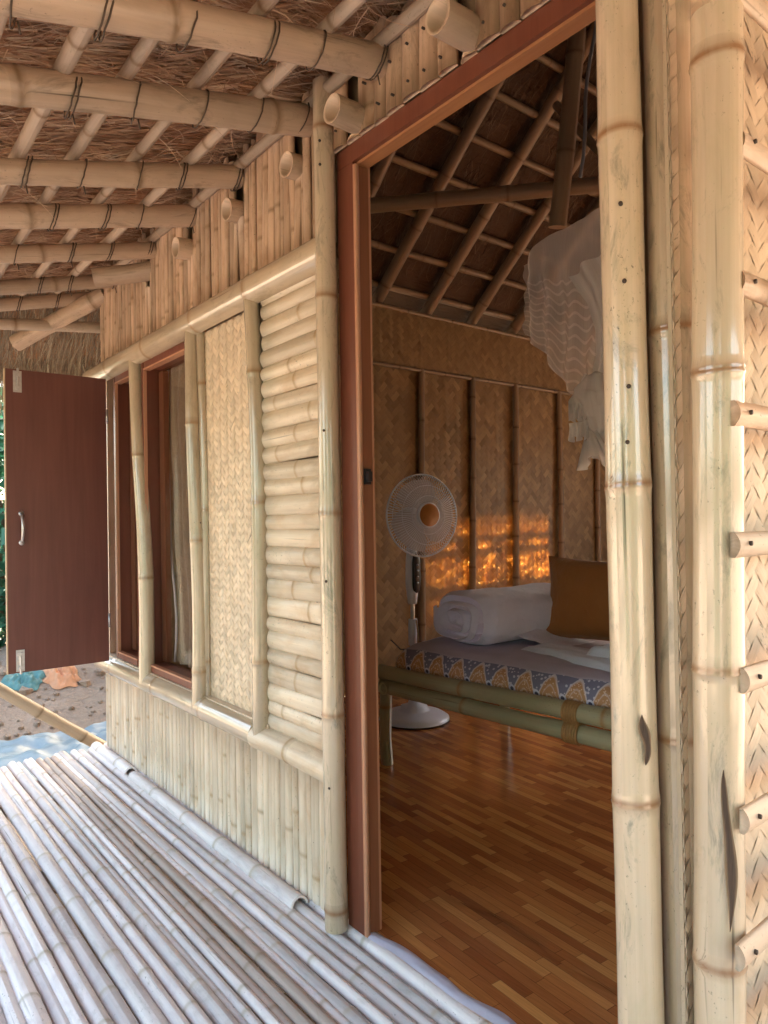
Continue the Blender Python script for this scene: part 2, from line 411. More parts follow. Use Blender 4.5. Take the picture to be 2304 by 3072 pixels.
M['nail']=simple('rusty_nail',(.07,.045,.035),.55,.3)
M['fibre']=simple('rattan_lashing',(.36,.20,.07),.55,0,80,.4,.002)
def cloth(name,c,var=.12,tr=0,scale=9):
    t=NT(name); o=t.obj(); n=t.noise(o,scale,4); w=t.noise(o,1,2,.5,500,500,500)
    t.base(t.mix(n,tuple(x*(1-var) for x in c),c)); t.rough(.85); t.sp(Sheen_Weight=.25); t.bump(t.math('ADD',t.math('ADD',n,t.math('MULTIPLY',t.noise(o,scale*2.2,5,.6,dist=1.5),.6)),t.math('MULTIPLY',w,.1)),.6,.022); return t.m
M['towel']=cloth('lavender_white_cloth',(.74,.73,.86)); M['whitecloth']=cloth('white_cloth',(.74,.78,.90))
M['cushion']=cloth('brown_cushion_cloth',(.44,.175,.045),.35,0,6)
def glass():
    t=NT('window_glass'); tr=t.N('ShaderNodeBsdfTransparent'); gl=t.N('ShaderNodeBsdfGlossy'); gl.inputs['Roughness'].default_value=.03
    lw=t.N('ShaderNodeLayerWeight'); lw.inputs[0].default_value=.5; fr_=t.math('MULTIPLY_ADD',t.math('POWER',lw.outputs['Facing'],5),.9,.05); mx=t.N('ShaderNodeMixShader')
    tr.inputs[0].default_value=(.95,.95,.94,1)
    t.L(fr_,mx.inputs[0]); t.L(tr.outputs[0],mx.inputs[1]); t.L(gl.outputs[0],mx.inputs[2]); t.L(mx.outputs[0],t.out.inputs[0]); return t.m
M['glass']=glass()
def net(name,op,c=(.62,.55,.52)):
    t=NT(name); uv=t.uv(); t.base(c); t.rough(.8)
    sp=t.N('ShaderNodeSeparateXYZ'); t.L(uv,sp.inputs[0])
    u,v=sp.outputs[0],sp.outputs[1]
    th=t.noise(uv,1,2,.5,240,6,1)
    lace=t.math('SINE',t.math('MULTIPLY_ADD',v,120,t.math('MULTIPLY',t.math('SINE',t.math('MULTIPLY',u,75)),1.5)))
    inband=t.math('MULTIPLY',t.math('GREATER_THAN',v,.26),t.math('GREATER_THAN',t.math('MULTIPLY_ADD',t.noise(uv,1,2,.5,30,30,1),.5,lace),.95))
    al=t.math('ADD',t.math('MULTIPLY_ADD',th,.16,op-.08),t.math('MULTIPLY',inband,.17),clamp=True)
    trl=t.N('ShaderNodeBsdfTranslucent'); trl.inputs[0].default_value=(*c,1); m0=t.N('ShaderNodeMixShader'); m0.inputs[0].default_value=.35
    t.L(t.b.outputs[0],m0.inputs[1]); t.L(trl.outputs[0],m0.inputs[2])
    tp=t.N('ShaderNodeBsdfTransparent'); mx=t.N('ShaderNodeMixShader'); t.L(al,mx.inputs[0]); t.L(tp.outputs[0],mx.inputs[1]); t.L(m0.outputs[0],mx.inputs[2]); t.L(mx.outputs[0],t.out.inputs[0])
    return t.m
M['net']=net('mosquito_netting',.5,(.84,.80,.78)); M['netknot']=net('gathered_netting',.8,(.82,.80,.79)); 
def curtainm():
    t=NT('maroon_curtain'); t.base((.13,.05,.045)); t.rough(.85); return t.m
M['curtain']=curtainm(); M['curtbrown']=cloth('brown_curtain_cloth',(.34,.23,.15),.35,0,14); M['curtedge']=simple('pale_curtain_hem',(.6,.52,.56),.7)
def bladem():
    t=NT('clear_blue_blade'); t.base((.72,.74,.84)); t.rough(.25); tp=t.N('ShaderNodeBsdfTransparent'); mx=t.N('ShaderNodeMixShader'); mx.inputs[0].default_value=.6
    t.L(tp.outputs[0],mx.inputs[1]); t.L(t.b.outputs[0],mx.inputs[2]); t.L(mx.outputs[0],t.out.inputs[0]); return t.m
M['blade']=bladem()
def parquet():
    t=NT('vinyl_parquet'); o=t.obj(); mp=t.N('ShaderNodeMapping'); mp.inputs['Rotation'].default_value=(0,0,math.radians(4)); t.L(o,mp.inputs[0])
    s=t.N('ShaderNodeSeparateXYZ'); t.L(mp.outputs[0],s.inputs[0])
    row=t.math('FLOOR',t.math('DIVIDE',s.outputs[1],.032)); w1=t.N('ShaderNodeTexWhiteNoise',noise_dimensions='1D'); t.L(row,w1.inputs['W'])
    cx=t.math('ADD',t.math('DIVIDE',s.outputs[0],.235),t.math('MULTIPLY',w1.outputs[0],7)); cell=t.math('FLOOR',cx)
    cb=t.N('ShaderNodeCombineXYZ'); t.L(cell,cb.inputs[0]); t.L(row,cb.inputs[1]); w2=t.N('ShaderNodeTexWhiteNoise',noise_dimensions='2D'); t.L(cb.outputs[0],w2.inputs['Vector'])
    c=t.ramp(w2.outputs[0],[(0,(.30,.090,.028)),(.35,(.42,.145,.042)),(.7,(.52,.20,.058)),(1,(.64,.29,.09))])
    g=t.noise(o,1,4,.6,9,160,1); k=t.N('ShaderNodeCombineColor'); gv=t.math('MULTIPLY_ADD',g,.7,.65)
    for i in range(3): t.L(gv,k.inputs[i])
    c=t.mix(1.0,c,k.outputs[0],'MULTIPLY')
    fy=t.math('FRACT',t.math('DIVIDE',s.outputs[1],.032)); fx=t.math('FRACT',cx)
    ln=t.math('MAXIMUM',t.math('LESS_THAN',fy,.05),t.math('LESS_THAN',fx,.008)); c=t.mix(t.math('MULTIPLY',ln,.6),c,(.05,.02,.01))
    t.base(c); t.rough(t.math('MULTIPLY_ADD',t.noise(o,7,3),.16,.10)); t.sp(Specular_IOR_Level=.5)
    t.bump(t.math('ADD',t.noise(o,5,2),t.math('MULTIPLY',g,.05)),.25,.02); return t.m
M['floor']=parquet()
def batik():
    t=NT('batik_sheet'); uv=t.uv(); s=t.N('ShaderNodeSeparateXYZ'); t.L(uv,s.inputs[0]); u,v=s.outputs[0],s.outputs[1]
    P=.118; fu=t.math('SUBTRACT',t.math('FRACT',t.math('DIVIDE',u,P)),.5)
    d=t.math('ADD',t.math('POWER',t.math('MULTIPLY',t.math('ABSOLUTE',fu),2.0),1.7),t.math('DIVIDE',v,.118))
    vo=t.N('ShaderNodeTexVoronoi'); vo.inputs['Scale'].default_value=95; t.L(uv,vo.inputs['Vector'])
    vo2=t.N('ShaderNodeTexVoronoi'); vo2.inputs['Scale'].default_value=60; t.L(uv,vo2.inputs['Vector'])
    dots=t.math('LESS_THAN',vo.outputs['Distance'],.3); dots2=t.math('LESS_THAN',vo2.outputs['Distance'],.32)
    ora=t.mix(t.math('MULTIPLY',dots,.7),(.50,.27,.13),(.84,.68,.55))
    rings=t.math('GREATER_THAN',t.math('SINE',t.math('MULTIPLY',d,21)),.72); ora=t.mix(t.math('MULTIPLY',rings,.6),ora,(.66,.52,.46))
    nav=t.mix(t.math('MULTIPLY',dots2,.75),(.19,.19,.28),(.66,.65,.76))
    c=t.mix(t.math('LESS_THAN',d,1.02),nav,ora)
    c=t.mix(t.math('MULTIPLY',t.math('LESS_THAN',t.math('ABSOLUTE',t.math('SUBTRACT',d,1.04)),.05),.8),c,(.70,.64,.66))
    fl=t.math('ADD',t.math('POWER',t.math('SUBTRACT',.5,t.math('ABSOLUTE',fu)),2),t.math('POWER',t.math('DIVIDE',t.math('SUBTRACT',v,.035),P),2))
    c=t.mix(t.math('LESS_THAN',fl,.020),c,(.62,.63,.78)); c=t.mix(t.math('LESS_THAN',fl,.005),c,(.08,.08,.15))
    n=t.noise(uv,1,3,.5,14,14,1)
    top=t.mix(n,(.42,.38,.46),(.54,.50,.60)); c=t.mix(t.math('GREATER_THAN',v,.128),c,top)
    t.base(c); t.rough(.75); t.bump(n,.3,.01); return t.m
M['batik']=batik()
def ground(name,c1,c2,sc,b):
    t=NT(name); o=t.obj(); n=t.noise(o,sc,6,.65); n2=t.noise(o,sc*9,4,.6); t.base(t.mix(t.math('MULTIPLY_ADD',n,.7,t.math('MULTIPLY',n2,.4),True),c1,c2)); t.rough(.95); t.bump(t.math('ADD',n,t.math('MULTIPLY',n2,.5)),.9,b); return t.m
M['soil']=ground('bare_soil',(.22,.15,.10),(.46,.36,.27),1.3,.03); M['mound']=ground('dug_earth',(.16,.105,.07),(.46,.34,.25),3.2,.05)
M['tarp']=simple('blue_tarp',(.19,.255,.29),.42,0,7,.35,.01)
def leafm(name,a,b):
    t=NT(name); at=t.attr(); t.base(t.mix(at[0],a,b)); t.rough(.45)
    tr=t.N('ShaderNodeBsdfTranslucent'); t.L(t.mix(at[0],a,b),tr.inputs[0]); mx=t.N('ShaderNodeMixShader'); mx.inputs[0].default_value=.3
    t.L(t.b.outputs[0],mx.inputs[1]); t.L(tr.outputs[0],mx.inputs[2]); t.L(mx.outputs[0],t.out.inputs[0]); return t.m
M['leaf']=leafm('green_leaves',(.02,.10,.055),(.07,.23,.13)); M['bark']=ground('bark',(.10,.07,.05),(.2,.15,.1),12,.01)

# ------------------------------------------------------------------ ground outside
X0,X1=-2.15,1.13
mb=MB(); grid(mb,90,90,lambda a,b:((a-.5)*160*abs((a-.5)*2)**1.5,(b-.5)*160*abs((b-.5)*2)**1.5,-.46+.02*nz((a-.5)*40,(b-.5)*40)))
tag(mb.build('ground',M['soil']),kind='structure')
def moundz(x,y):
    f=max(0,min(1,(-3.5-x)/1.9)); f=f*f*(3-2*f)
    g=max(0,min(1,(x+8.5)/2.2))*max(0,min(1,(y+2.6)/1.6))*max(0,min(1,(5-y)/2))
    return -.5+g*f*(.47+.10*nz(x*1.7,y*1.7)+.05*nz(x*5,y*5)+.03*nz(x*12,y*12))
mb=MB(); grid(mb,130,130,lambda a,b:(-8.8+5.6*a,-3+8.5*b,moundz(-8.8+5.6*a,-3+8.5*b)))
tag(mb.build('hill',M['mound']),'bare brown earth bank beyond the end of the deck','earth bank',kind='structure')
mb=MB()
def tarpf(a,b):
    x=-3.95+1.25*a; y=-1.9+3.3*b
    return (x+.1*nz(y*1.3,3),y,max(moundz(x,y),-.44)+.055+.05*nz(x*4,y*4)+.04*nz(x*9,y*8)+.02*abs(nz(x*20,y*20)))
grid(mb,50,90,tarpf); 
tag(mb.build('tarpaulin',M['tarp']),'crumpled pale blue tarpaulin lying on the soil past the deck end','tarpaulin')
mb=MB()
for _ in range(900):
    x,y=U(-6.2,-3.6),U(-1.6,2.2); r=U(.008,.035)*(1 if random.random()<.9 else 1.7); z=moundz(x,y)+r*.2
    vs=[];n=6
    for i in range(4):
        for k in range(n):
            a=2*PI*k/n; q=math.sin(PI*(i+.35)/3.7); vs.append((x+r*q*math.cos(a)*U(.7,1.2),y+r*q*math.sin(a)*U(.7,1.2),z+r*math.cos(PI*i/3)*U(.5,.9)))
    mb.add(vs,[(i*n+k,i*n+(k+1)%n,(i+1)*n+(k+1)%n,(i+1)*n+k) for i in range(3) for k in range(n)]+[tuple(range(n)),tuple(range(3*n,4*n))])
tag(mb.build('rubble',M['mound'],smooth=False),'loose clods of earth scattered over the bank','clods',kind='stuff')
# heap of cloth and netting on the bank
mb=MB()
def heap(cx,cy,rx,ry,h,sd):
    def f(a,b):
        r=b; an=a*2*PI; x=cx+rx*r*math.cos(an); y=cy+ry*r*math.sin(an)
        r2=r*(1+.35*nz(math.cos(an)*2+sd,math.sin(an)*2)); x=cx+rx*r2*math.cos(an); y=cy+ry*r2*math.sin(an)
        return (x,y,moundz(x,y)-.01+h*(1-r*r)*(.8+.9*nz(x*16+sd,y*16)+.5*nz(x*34+sd,y*34))+.02)
    return f
grid(mb,60,24,heap(-4.75,.42,.13,.15,.10,1))
tag(mb.build('cloth_heap',M['orange']),'small orange cloth heap on the earth bank under the open shutter','cloth')
mb=MB(); grid(mb,60,24,heap(-4.78,.13,.13,.16,.06,5))
tag(mb.build('netting_heap',simple('green_netting',(.08,.20,.19),.6,0,20,.5,.02)),'crumpled teal green netting dumped on the earth bank','netting')
def shrub(loc,h,r,n,label,ls=.22):
    t=thing('leafy_shrub',label,'shrub',loc,'shrubs beyond the deck end'); mb=MB(); st=MB(); L=Vector(loc)
    for k in range(9):
        a=U(0,6.28); e=L+Vector((math.cos(a)*r*U(.2,.7),math.sin(a)*r*U(.2,.7),h*U(.6,.95)))
        tube(st,[L,L+(e-L)*.5+Vector((0,0,.1*h)),e],.02,5)
    for k in range(n):
        a=U(0,6.28); q=random.random()**.5; z=U(.03,1); rr=r*math.sin(PI*min(1,z*.8+.12))**.6*q*U(.8,1.15)
        p=L+Vector((math.cos(a)*rr,math.sin(a)*rr,h*z)); d=Vector((math.cos(a)+U(-.6,.6),math.sin(a)+U(-.6,.6),U(-.6,.7))).normalized()
        l=U(.65,1.35)*ls; w=l*U(.22,.34); sd=d.cross(Vector((U(-.4,.4),U(-.4,.4),1))).normalized(); up=sd.cross(d); tn=random.random()
        vs=[p,p+d*l*.4+sd*w+up*.02,p+d*l-up*.05,p+d*l*.4-sd*w+up*.02,p+d*l*.45]
        mb.add(vs,[(0,1,4),(1,2,4),(2,3,4),(3,0,4)],None,[(tn,0,0)]*5)
    st.build('stem',M['bark'],t); mb.build('foliage',M['leaf'],t,smooth=False)
shrub((-6.9,.45,-.3),2.9,1.1,2600,'dense green leafy shrub seen at the outer edge of the shutter')
shrub((-9.4,.9,-.4),3.4,1.6,2200,'taller green shrub standing behind the earth bank')
shrub((-7.2,-2.4,-.45),2.2,1.0,900,'green shrub growing past the veranda front corner')

shrub((-4.95,2.7,-.45),4.4,1.35,3800,'tall leafy shrub added out of view behind the house to shade the deck end')  # unseen, added to keep direct sun off the deck end
shrub((-7.4,4.7,-.45),4.8,1.9,3400,'big leafy tree added out of view behind the house to shade the earth bank',.4)  # unseen, added to hold the bank in shade
shrub((6.2,-3.2,-.45),5.0,2.3,2600,'broad green tree across the yard beyond the woven side wall',.5)
shrub((-3.15,4.05,-.45),2.2,.62,420,'small leafy shrub added outside the woven end wall to dapple the sun',.2)  # unseen, added so its leaves break up the end wall glow
shrub((3.6,-8.2,-.45),5.0,2.0,2200,'bushy green tree out in the yard in front of the veranda',.5)
shrub((-3.0,-9.0,-.45),4.6,2.1,2200,'wide leafy bush at the far side of the front yard',.5)
# ------------------------------------------------------------------ deck
deck=thing('bamboo_deck','whitish weathered deck of bamboo poles laid side by side along the wall','deck',(0,-1,0))
y=.04
k=0
while y>-1.95:
    w=U(.031,.051)
    if -.42<y<-.20: w=U(.024,.034)
    mb=MB(); r=w*.5; yc=y-r
    mat=M['decktan'] if (-.36<yc<-.25 and random.random()<.8) else M['deck']
    x0=-2.2+U(-.04,.05); x1=2.65
    z=-r*U(1.0,1.12)
    sl=U(-.008,.008)
    pole(mb,(x0,yc+sl,z),(x1,yc-sl,z-U(-.002,.003)),r*1.02,r*1.06,sp=.42,seg=16,bend=.007,hollow=True,caps=True,ref=(0,0,1),wob=.05)
    mb.build('deck_pole',mat,deck)
    y-=w*1.02; k+=1
for (a,b_,dz) in ((-2.19,-1.66,.004),(-1.60,-.13,.004)):       # loose splits lying against the wall foot
    mb=MB(); pole(mb,(a,-.052,dz-.012),(b_,-.046,dz-.012),.030,.032,sp=.3,seg=9,arc=(-PI/2,PI/2),ref=(0,0,1),bend=.004); mb.build('edge_split',M['deck'],deck)
for x in (-2.0,-1.0,0,1.0,2.2):
    mb=MB(); pole(mb,(x,-2.1,-.10),(x,.05,-.10),.045,seg=10); mb.build('joist',M['deck'],deck)
for (x,yy) in ((-2.0,-2.0),(-2.0,-.1),(0,-2.0),(2.2,-2.0)):
    mb=MB(); pole(mb,(x+.07,yy,-.5),(x+.07,yy,-.04),.05,seg=10); mb.build('leg',M['deck'],deck)

# ------------------------------------------------------------------ railing at the deck end
ra=thing('deck_railing','slanting tan bamboo rail rising from the wall foot across the deck end','railing',(-2.32,-.5,0))
for nm,a,b_,r in (('brace',(-2.33,.08,-.10),(-2.33,-1.0,.75),.032),('top_rail',(-2.36,-.50,.98),(-2.36,-2.0,.98),.035),('rail_post',(-2.36,-.60,-.46),(-2.36,-.60,1.06),.038),('rail_post',(-2.36,-1.95,-.46),(-2.36,-1.95,1.06),.038)):
    mb=MB(); pole(mb,a,b_,r,hollow=True); mb.build(nm,M['rail'],ra)

# ------------------------------------------------------------------ front wall
wall=thing('bamboo_wall','long bamboo front wall with split board cladding round the windows','wall',(-1.07,0,0))
mb=MB(); x=X0
while x<.0:                                   # lower cladding
    w=U(.026,.05); w=min(w,.005-x+.01) if x+w>0 else w
    slat(mb,(x+w/2,-.008,.003),(x+w/2,-.008,.415),w*.98,.006*U(.5,1.3),(0,-1,0),sp=.6,wav=.0025,tone=U(.4,1),node=.3)
    x+=w*1.0
mb.build('lower_cladding',M['slat'],wall)
mb=MB(); x=X0
STUBX=[.19,.638,-.14,-.54,-.98,-1.47]
while x<1.02:                                 # upper cladding
    thin=x<.05
    w=U(.020,.046) if thin else U(.052,.075)
    z0=2.03 if thin else 2.286+U(0,.006)
    zt=2.52+U(0,.05)+(-.05 if random.random()<.12 and thin else 0)
    for sx in STUBX:
        if abs(x+w/2-sx)<.034: zt=2.33-.030-U(0,.012)
    slat(mb,(x+w/2,-.004-U(0,.012),z0),(x+w/2,-.004-U(0,.012),zt),w,.0065 if thin else .010,(0,-1,0),sp=.5,node=.5,wav=.004 if thin else .002,tone=U(.1,.85) if thin else U(.4,.9),topcut=U(-.25,.25))
    if not thin:
        for nzv in (z0+.03+U(0,.02),z0+.10+U(0,.04)):
            lathe(mb,(x+w/2+U(-.012,.012),-.027,nzv),(0,-1,0),[(.0034,-.012),(.0034,.001),(0,.0014)],7,mi=1)
    x+=w*.99
mb.build('upper_cladding',[M['clad'],M['nail']],wall)
mb=MB(); mb.box((X0,.03,0),(0.0,.045,.46)); mb.box((X0,.03,2.0),(0.06,.045,2.66)); mb.box((.06,.03,2.30),(1.1,.045,2.66)); mb.box((-.9,.03,.45),(0,.045,2.02)); mb.box((1.03,.056,0),(1.09,.075,2.7)); mb.build('inner_lining',M['stud'],wall,smooth=False)  # added behind the cladding and posts to stop light leaks
for nm,xa,xb,zc,r,mt in (('header_rail',-2.32,.05,2.005,.052,'trim'),('sill_rail',-2.19,-.44,.452,.046,'trim'),('sill_rail',-.438,.05,.446,.044,'slat')):
    mb=MB(); pole(mb,(xa,-.012,zc),(xb,-.012,zc),r,r,sp=.55,seg=14,arc=(-PI*.5,PI*.5),ref=(0,-1,0),bend=.004,rough=.7); mb.build(nm,M[mt],wall)
mb=MB(); mb.box((-2.16,-.02,.488),(-.36,.05,.503)); mb.build('sill_board',M['slat'],wall)
for (xt,xb,ra_,mt) in ((-1.600,-1.49,.036,'trim'),(-.945,-.91,.034,'trim'),(-.425,-.40,.032,'trim')):
    mb=MB(); pole(mb,(xb,-.022,.455),(xt,-.022,2.0),ra_,ra_*.9,sp=.5,seg=14,bend=.012,ref=(0,-1,0),hollow=False); mb.build('window_post',M[mt],wall)
mb=MB(); pole(mb,(-.890,.004,.50),(-.905,.004,1.965),.020,.019,sp=.6,bend=.006); mb.build('window_post',M['trim'],wall)
mb=MB(); weave(mb,(-.895,.012,.495),(1,0,0),(0,0,1),.47,1.47,.0215,.0018,.99,flip=None,tone=(.25,1.0)); mb.box((-.895,.0155,.495),(-.43,.02,1.965),.4)
mb.build('woven_panel',M['weave'],wall)
mb=MB(); z=.478
while z<1.955:
    h=U(.046,.066); r=h/2
    slat(mb,(-.385+U(-.004,.004),-.004,z+r),(.03,-.004,z+r+U(-.005,.005)),h*1.03,.0115*U(.7,1.15),(0,-1,0),th=.006,sp=U(.4,1.4),seg=8,wav=.0015,tone=U(.35,.9))
    z+=h
mb.build('slat_panel',M['slat'],wall)
for i,sx in enumerate(STUBX):
    mb=MB()
    if i==5: pole(mb,(-1.42,.05,2.38),(-1.56,-.22,2.325),.043,.042,sp=.5,hollow=True,seg=18)
    else: pole(mb,(sx,.1,2.335),(sx,(-.10,-.12,-.05,-.06,-.07)[i],2.335-.004*i),.041,.041,sp=.9,first=.6,hollow=True,seg=18,bend=0)
    mb.build('joist_end',M['rafter'],wall)
mb=MB(); mb.box((-2.16,.0,-.45),(-2.10,.09,2.5)); mb.build('corner_board',M['slat'],wall,smooth=False)

# ------------------------------------------------------------------ posts
def post(xb,xt,yy,rb,rt,z1,lab,at=None,bend=0.0,grp='bamboo posts beside the doorway',z0=0.0,sp=.5,first=None,ov=()):
    mb=MB(); pole(mb,(xb,yy,z0),(xt,yy,z1),rb,rt,sp=sp,seg=26,bend=bend,ref=(0,-1,0),first=first,wob=.02,skew=.06,hollow=True,at=at)
    for (cx,cz,w,h) in ov:        # old scars where the skin is torn: a sunken dark fibre patch with raised lips
        pass
    o=mb.build('bamboo_post',M['post'],None,loc=(xb,yy,z0)); tag(o,lab,'post',grp); return o
post(.056,.052,-.034,.034,.031,2.5,'tall bamboo post between the slat panel and the red door frame',at=[.06,.63,1.22,1.86,2.36])
p1=post(1.058,1.043,-.05,.0415,.0375,2.75,'thick mottled bamboo post edging the doorway in front of a slimmer one',at=[.12,.68,1.255,1.90,2.5])
p2=post(1.107,1.097,.03,.043,.042,2.75,'slimmer bamboo post squeezed just behind the thick doorway post',at=[.05,.79,1.54,2.3])
p3=post(1.172,1.208,.0,.041,.041,2.06,'shiny bamboo corner post carrying the side wall rungs, with a long split',at=[.02,.43,.935,1.445,1.98])
def scar(o,cx,cy,r,ang,z0,z1,w,lab):
    # torn skin on a culm: lens-shaped patch following the culm, set 1 mm proud, with a raised lip
    mb=MB(); n=18
    V=[];F=[];C=[];UV=[]
    for i in range(n+1):
        f=i/n; z=z0+(z1-z0)*f; hw=w*(math.sin(PI*f)**.8)*(1+.25*math.sin(9*f+z0*10))+.0004; cc=ang+.12*math.sin(5*f)
        for k in range(5):
            a=cc+(k-2)/2*hw/r; rr=r+.0030-.0008*(2-abs(k-2))
            V.append((cx+rr*math.sin(a),cy-rr*math.cos(a),z)); C.append((.5 if abs(k-2)<2 else .95,0,.2)); UV.append((z*1.0,a*r))
    for i in range(n):
        for k in range(4): q=i*5+k; F.append((q,q+1,q+6,q+5))
    mb.add(V,F,UV,C); s=mb.build('split_scar',M['scar'],o); s['label']=lab
def nail(o,p,d):
    q=MB(); lathe(q,p,d,[(.004,-.006),(.004,.0012),(0,.0018)],8); q.build('nail',M['nail'],o)
t=NT('torn_bamboo_fibre'); fb=t.noise(t.uv(),1,4,.6,20,260,1); at=t.attr(); t.base(t.mix(t.math('MULTIPLY_ADD',at[0],2.2,-1.1,True),t.mix(fb,(.03,.018,.014),(.13,.075,.05)),t.mix(fb,(.16,.09,.05),(.42,.28,.16)))); t.rough(.8); t.bump(fb,.6,.002); M['scar']=t.m
WL[p1.name]=Vector(p1.location); WL[p3.name]=Vector(p3.location)
p0=bpy.data.objects['bamboo_post']; WL[p0.name]=Vector(p0.location)
for z in (.19,.42,1.02,1.46,2.24,2.31): nail(p0,(.055+.030*.5,-.034-.0325*.87,z),(.5,-.87,0))
for z,a in ((1.76,-.1),(1.62,.0),(1.43,.1),(.82,.45),(1.33,.0),(.26,.15)): nail(p1,(1.052+.040*math.sin(.56+a),-.05-.040*math.cos(.56+a),z),(math.sin(.56+a),-math.cos(.56+a),0))
scar(p1,1.054,-.05,.0405,1.0,.755,.845,.0085,'dark bruised split in the post skin')
scar(p3,1.183,.0,.041,.78,.50,.77,.0085,'long dark split down the post')

# ------------------------------------------------------------------ door frame
df=thing('door_frame','dark red wooden door frame round the open doorway','door frame',(.1,.03,0))
mb=MB(); mb.box((.070,.0,.004),(.148,.075,2.286)); mb.box((1.0,.0,.004),(1.078,.075,2.286)); jb=mb
o=MB(); o.box((.070,.0,.004),(.148,.052,2.235)); bevel(o.build('jamb',M['redwood'],df,smooth=False),.003)
o=MB(); o.box((1.0,.0,.004),(1.028,.052,2.235)); bevel(o.build('jamb',M['redwood'],df,smooth=False),.003)
o=MB(); o.box((.070,.0,2.236),(1.08,.052,2.288)); bevel(o.build('head',M['redwood'],df,smooth=False),.003)
o=MB(); o.box((.1505,.012,2.2275),(.998,.0515,2.2355)); 
bevel(o.build('head_lining',M['headwood'],df,smooth=False),.002)
mb=MB(); n=60; vs=[];fs=[]
for i in range(n+1):
    z=.004+(2.226-.004)*i/n; wv=.0022*nz(z*3,1)+.0012*nz(z*9,4); w=.0085+.002*nz(z*5,9)
    vs+=[(.148,-.001,z),(.151+w+wv,.001,z),(.151+w+wv,.012,z),(.148,.012,z)]
for i in range(n):
    for k in range(4): q=i*4; fs.append((q+k,q+(k+1)%4,q+4+(k+1)%4,q+4+k))
mb.add(vs,fs); mb.build('edge_bead',M['palewood'],df)
o=MB(); o.box((.148,.0125,.004),(.1525,.0515,2.226)); o.build('jamb_lining',M['revealwood'],df,smooth=False)
o=MB(); o.box((.1495,.018,1.30),(.160,.04,1.345)); o.box((.152,.022,1.308),(.172,.036,1.337)); bevel(o.build('strike_plate',M['blackpl'],df,smooth=False),.002)
o=MB(); o.box((.148,.0525,.004),(.1515,.060,2.24)); o.build('inner_stop',M['palewood'],df,smooth=False)

# ------------------------------------------------------------------ windows
def window(xa,xb,label,shutter):
    w=thing('casement_window',label,'window',((xa+xb)/2,.0,.5),'windows in the front wall'); za,zb=.504,1.955
    mb=MB(); d0,d1=-.012,.09
    mb.box((xa,d0,za),(xa+.018,d1,zb)); mb.box((xb-.018,d0,za),(xb,d1,zb)); mb.box((xa+.0305,d0,za),(xb-.0305,d1,za+.028)); mb.box((xa+.0305,d0,zb-.03),(xb-.0305,d1,zb))
    bevel(mb.build('window_frame',M['redwood'],w,smooth=False),.002)
    mb=MB(); e=.007
    mb.box((xa+.0305,d0-.003,za+.0285),(xb-.0305,d0+.02,za+.0285+e)); mb.box((xa+.0305,d0-.003,za+.036),(xa+.0305+e*.7,d0+.012,zb-.038)); mb.box((xa+.0305,d0-.003,zb-.0305-e),(xb-.0305,d0+.03,zb-.0305))
    mb.build('inner_bead',M['palewood'],w,smooth=False)
    mb=MB(); mb.box((xa+.031,.052,za+.037),(xb-.031,.056,zb-.038)); mb.build('pane',M['glass'],w,smooth=False)
    mb=MB(); mb.box((xa+.031,.06,za+.037),(xa+.085,.085,zb-.04)); mb.build('sash_stile',M['revealwood'],w,smooth=False)
    if shutter:
        sh=MB(); xs=xa-.004; sh.box((xs-.020,-.515,.490),(xs-.0005,-.048,1.945)); so=sh.build('shutter',M['shutter'],w,smooth=False); so['label']='dark red plywood shutter swung open'
        so.rotation_euler=(0,0,0)
        e=MB(); e.box((xs-.0205,-.5195,.4895),(xs-.0002,-.5152,1.9455)); e.build('shutter_edge',M['edgewood'],so,smooth=False)
        for z0,z1 in ((1.835,1.938),(.497,.60)):
            b=MB(); b.box((xs,-.482,z0),(xs+.004,-.445,z1)); tube(b,[(xs+.009,-.463,z0-.012 if z0<1 else z0+.01),(xs+.009,-.463,z1+.012 if z0>1 else z1-.01)],.006,10)
            for zz in (z0+.02,z1-.02): b.box((xs+.0035,-.474,zz-.007),(xs+.016,-.452,zz+.007))
            bevel(b.build('barrel_bolt',M['metal'],so,smooth=False),.0015)
        h=MB(); pts=[]
        for i in range(13):
            f=i/12; pts.append((xs+.004+.030*math.sin(PI*f)**.6,-.452,1.115+.135*f))
        tube(h,pts,.0075,10); 
        for zz in (1.112,1.252): lathe(h,(xs,-.452,zz),(1,0,0),[(.0,.006),(.011,.006),(.013,0)],14)
        h.build('handle',M['metal'],so)
        for zz in (.7,1.75):
            g=MB(); tube(g,[(xs+.004,-.046,zz-.035),(xs+.004,-.046,zz+.035)],.006,10); g.build('hinge',M['metal'],so)
    return w
window(-1.955,-1.62,'far window with its dark red shutter swung open outward',True)
window(-1.545,-.955,'closed glass window between two bamboo posts, nearest the woven panel',False)
def curtain(xa,xb,yy,label,hem,mat):
    c=thing('curtain',label,'curtain',((xa+xb)/2,yy,.55),'curtains behind the windows'); mb=MB()
    ed=lambda b:xa+.05*hem*(math.sin(b*5.2+.8)+.35*math.sin(b*13))+.02
    grid(mb,60,30,lambda a,b:(ed(b)+(xb-ed(b))*a,yy+.012*math.sin(a*34+b*2)+.008*nz(a*9,b*4),.54+1.40*b)); mb.build('drape',mat,c)
    mb=MB(); tube(mb,[(ed(i/24)-.002,yy-.008,.54+1.40*i/24) for i in range(25)],.006,6); mb.build('hem',M['curtedge'],c)
curtain(-1.90,-1.60,.105,'dark maroon curtain hanging behind the far window',.2,M['curtain'])
curtain(-1.50,-.93,.105,'brown curtain with a pale wavy hem behind the closed glass window',.8,M['curtbrown'])

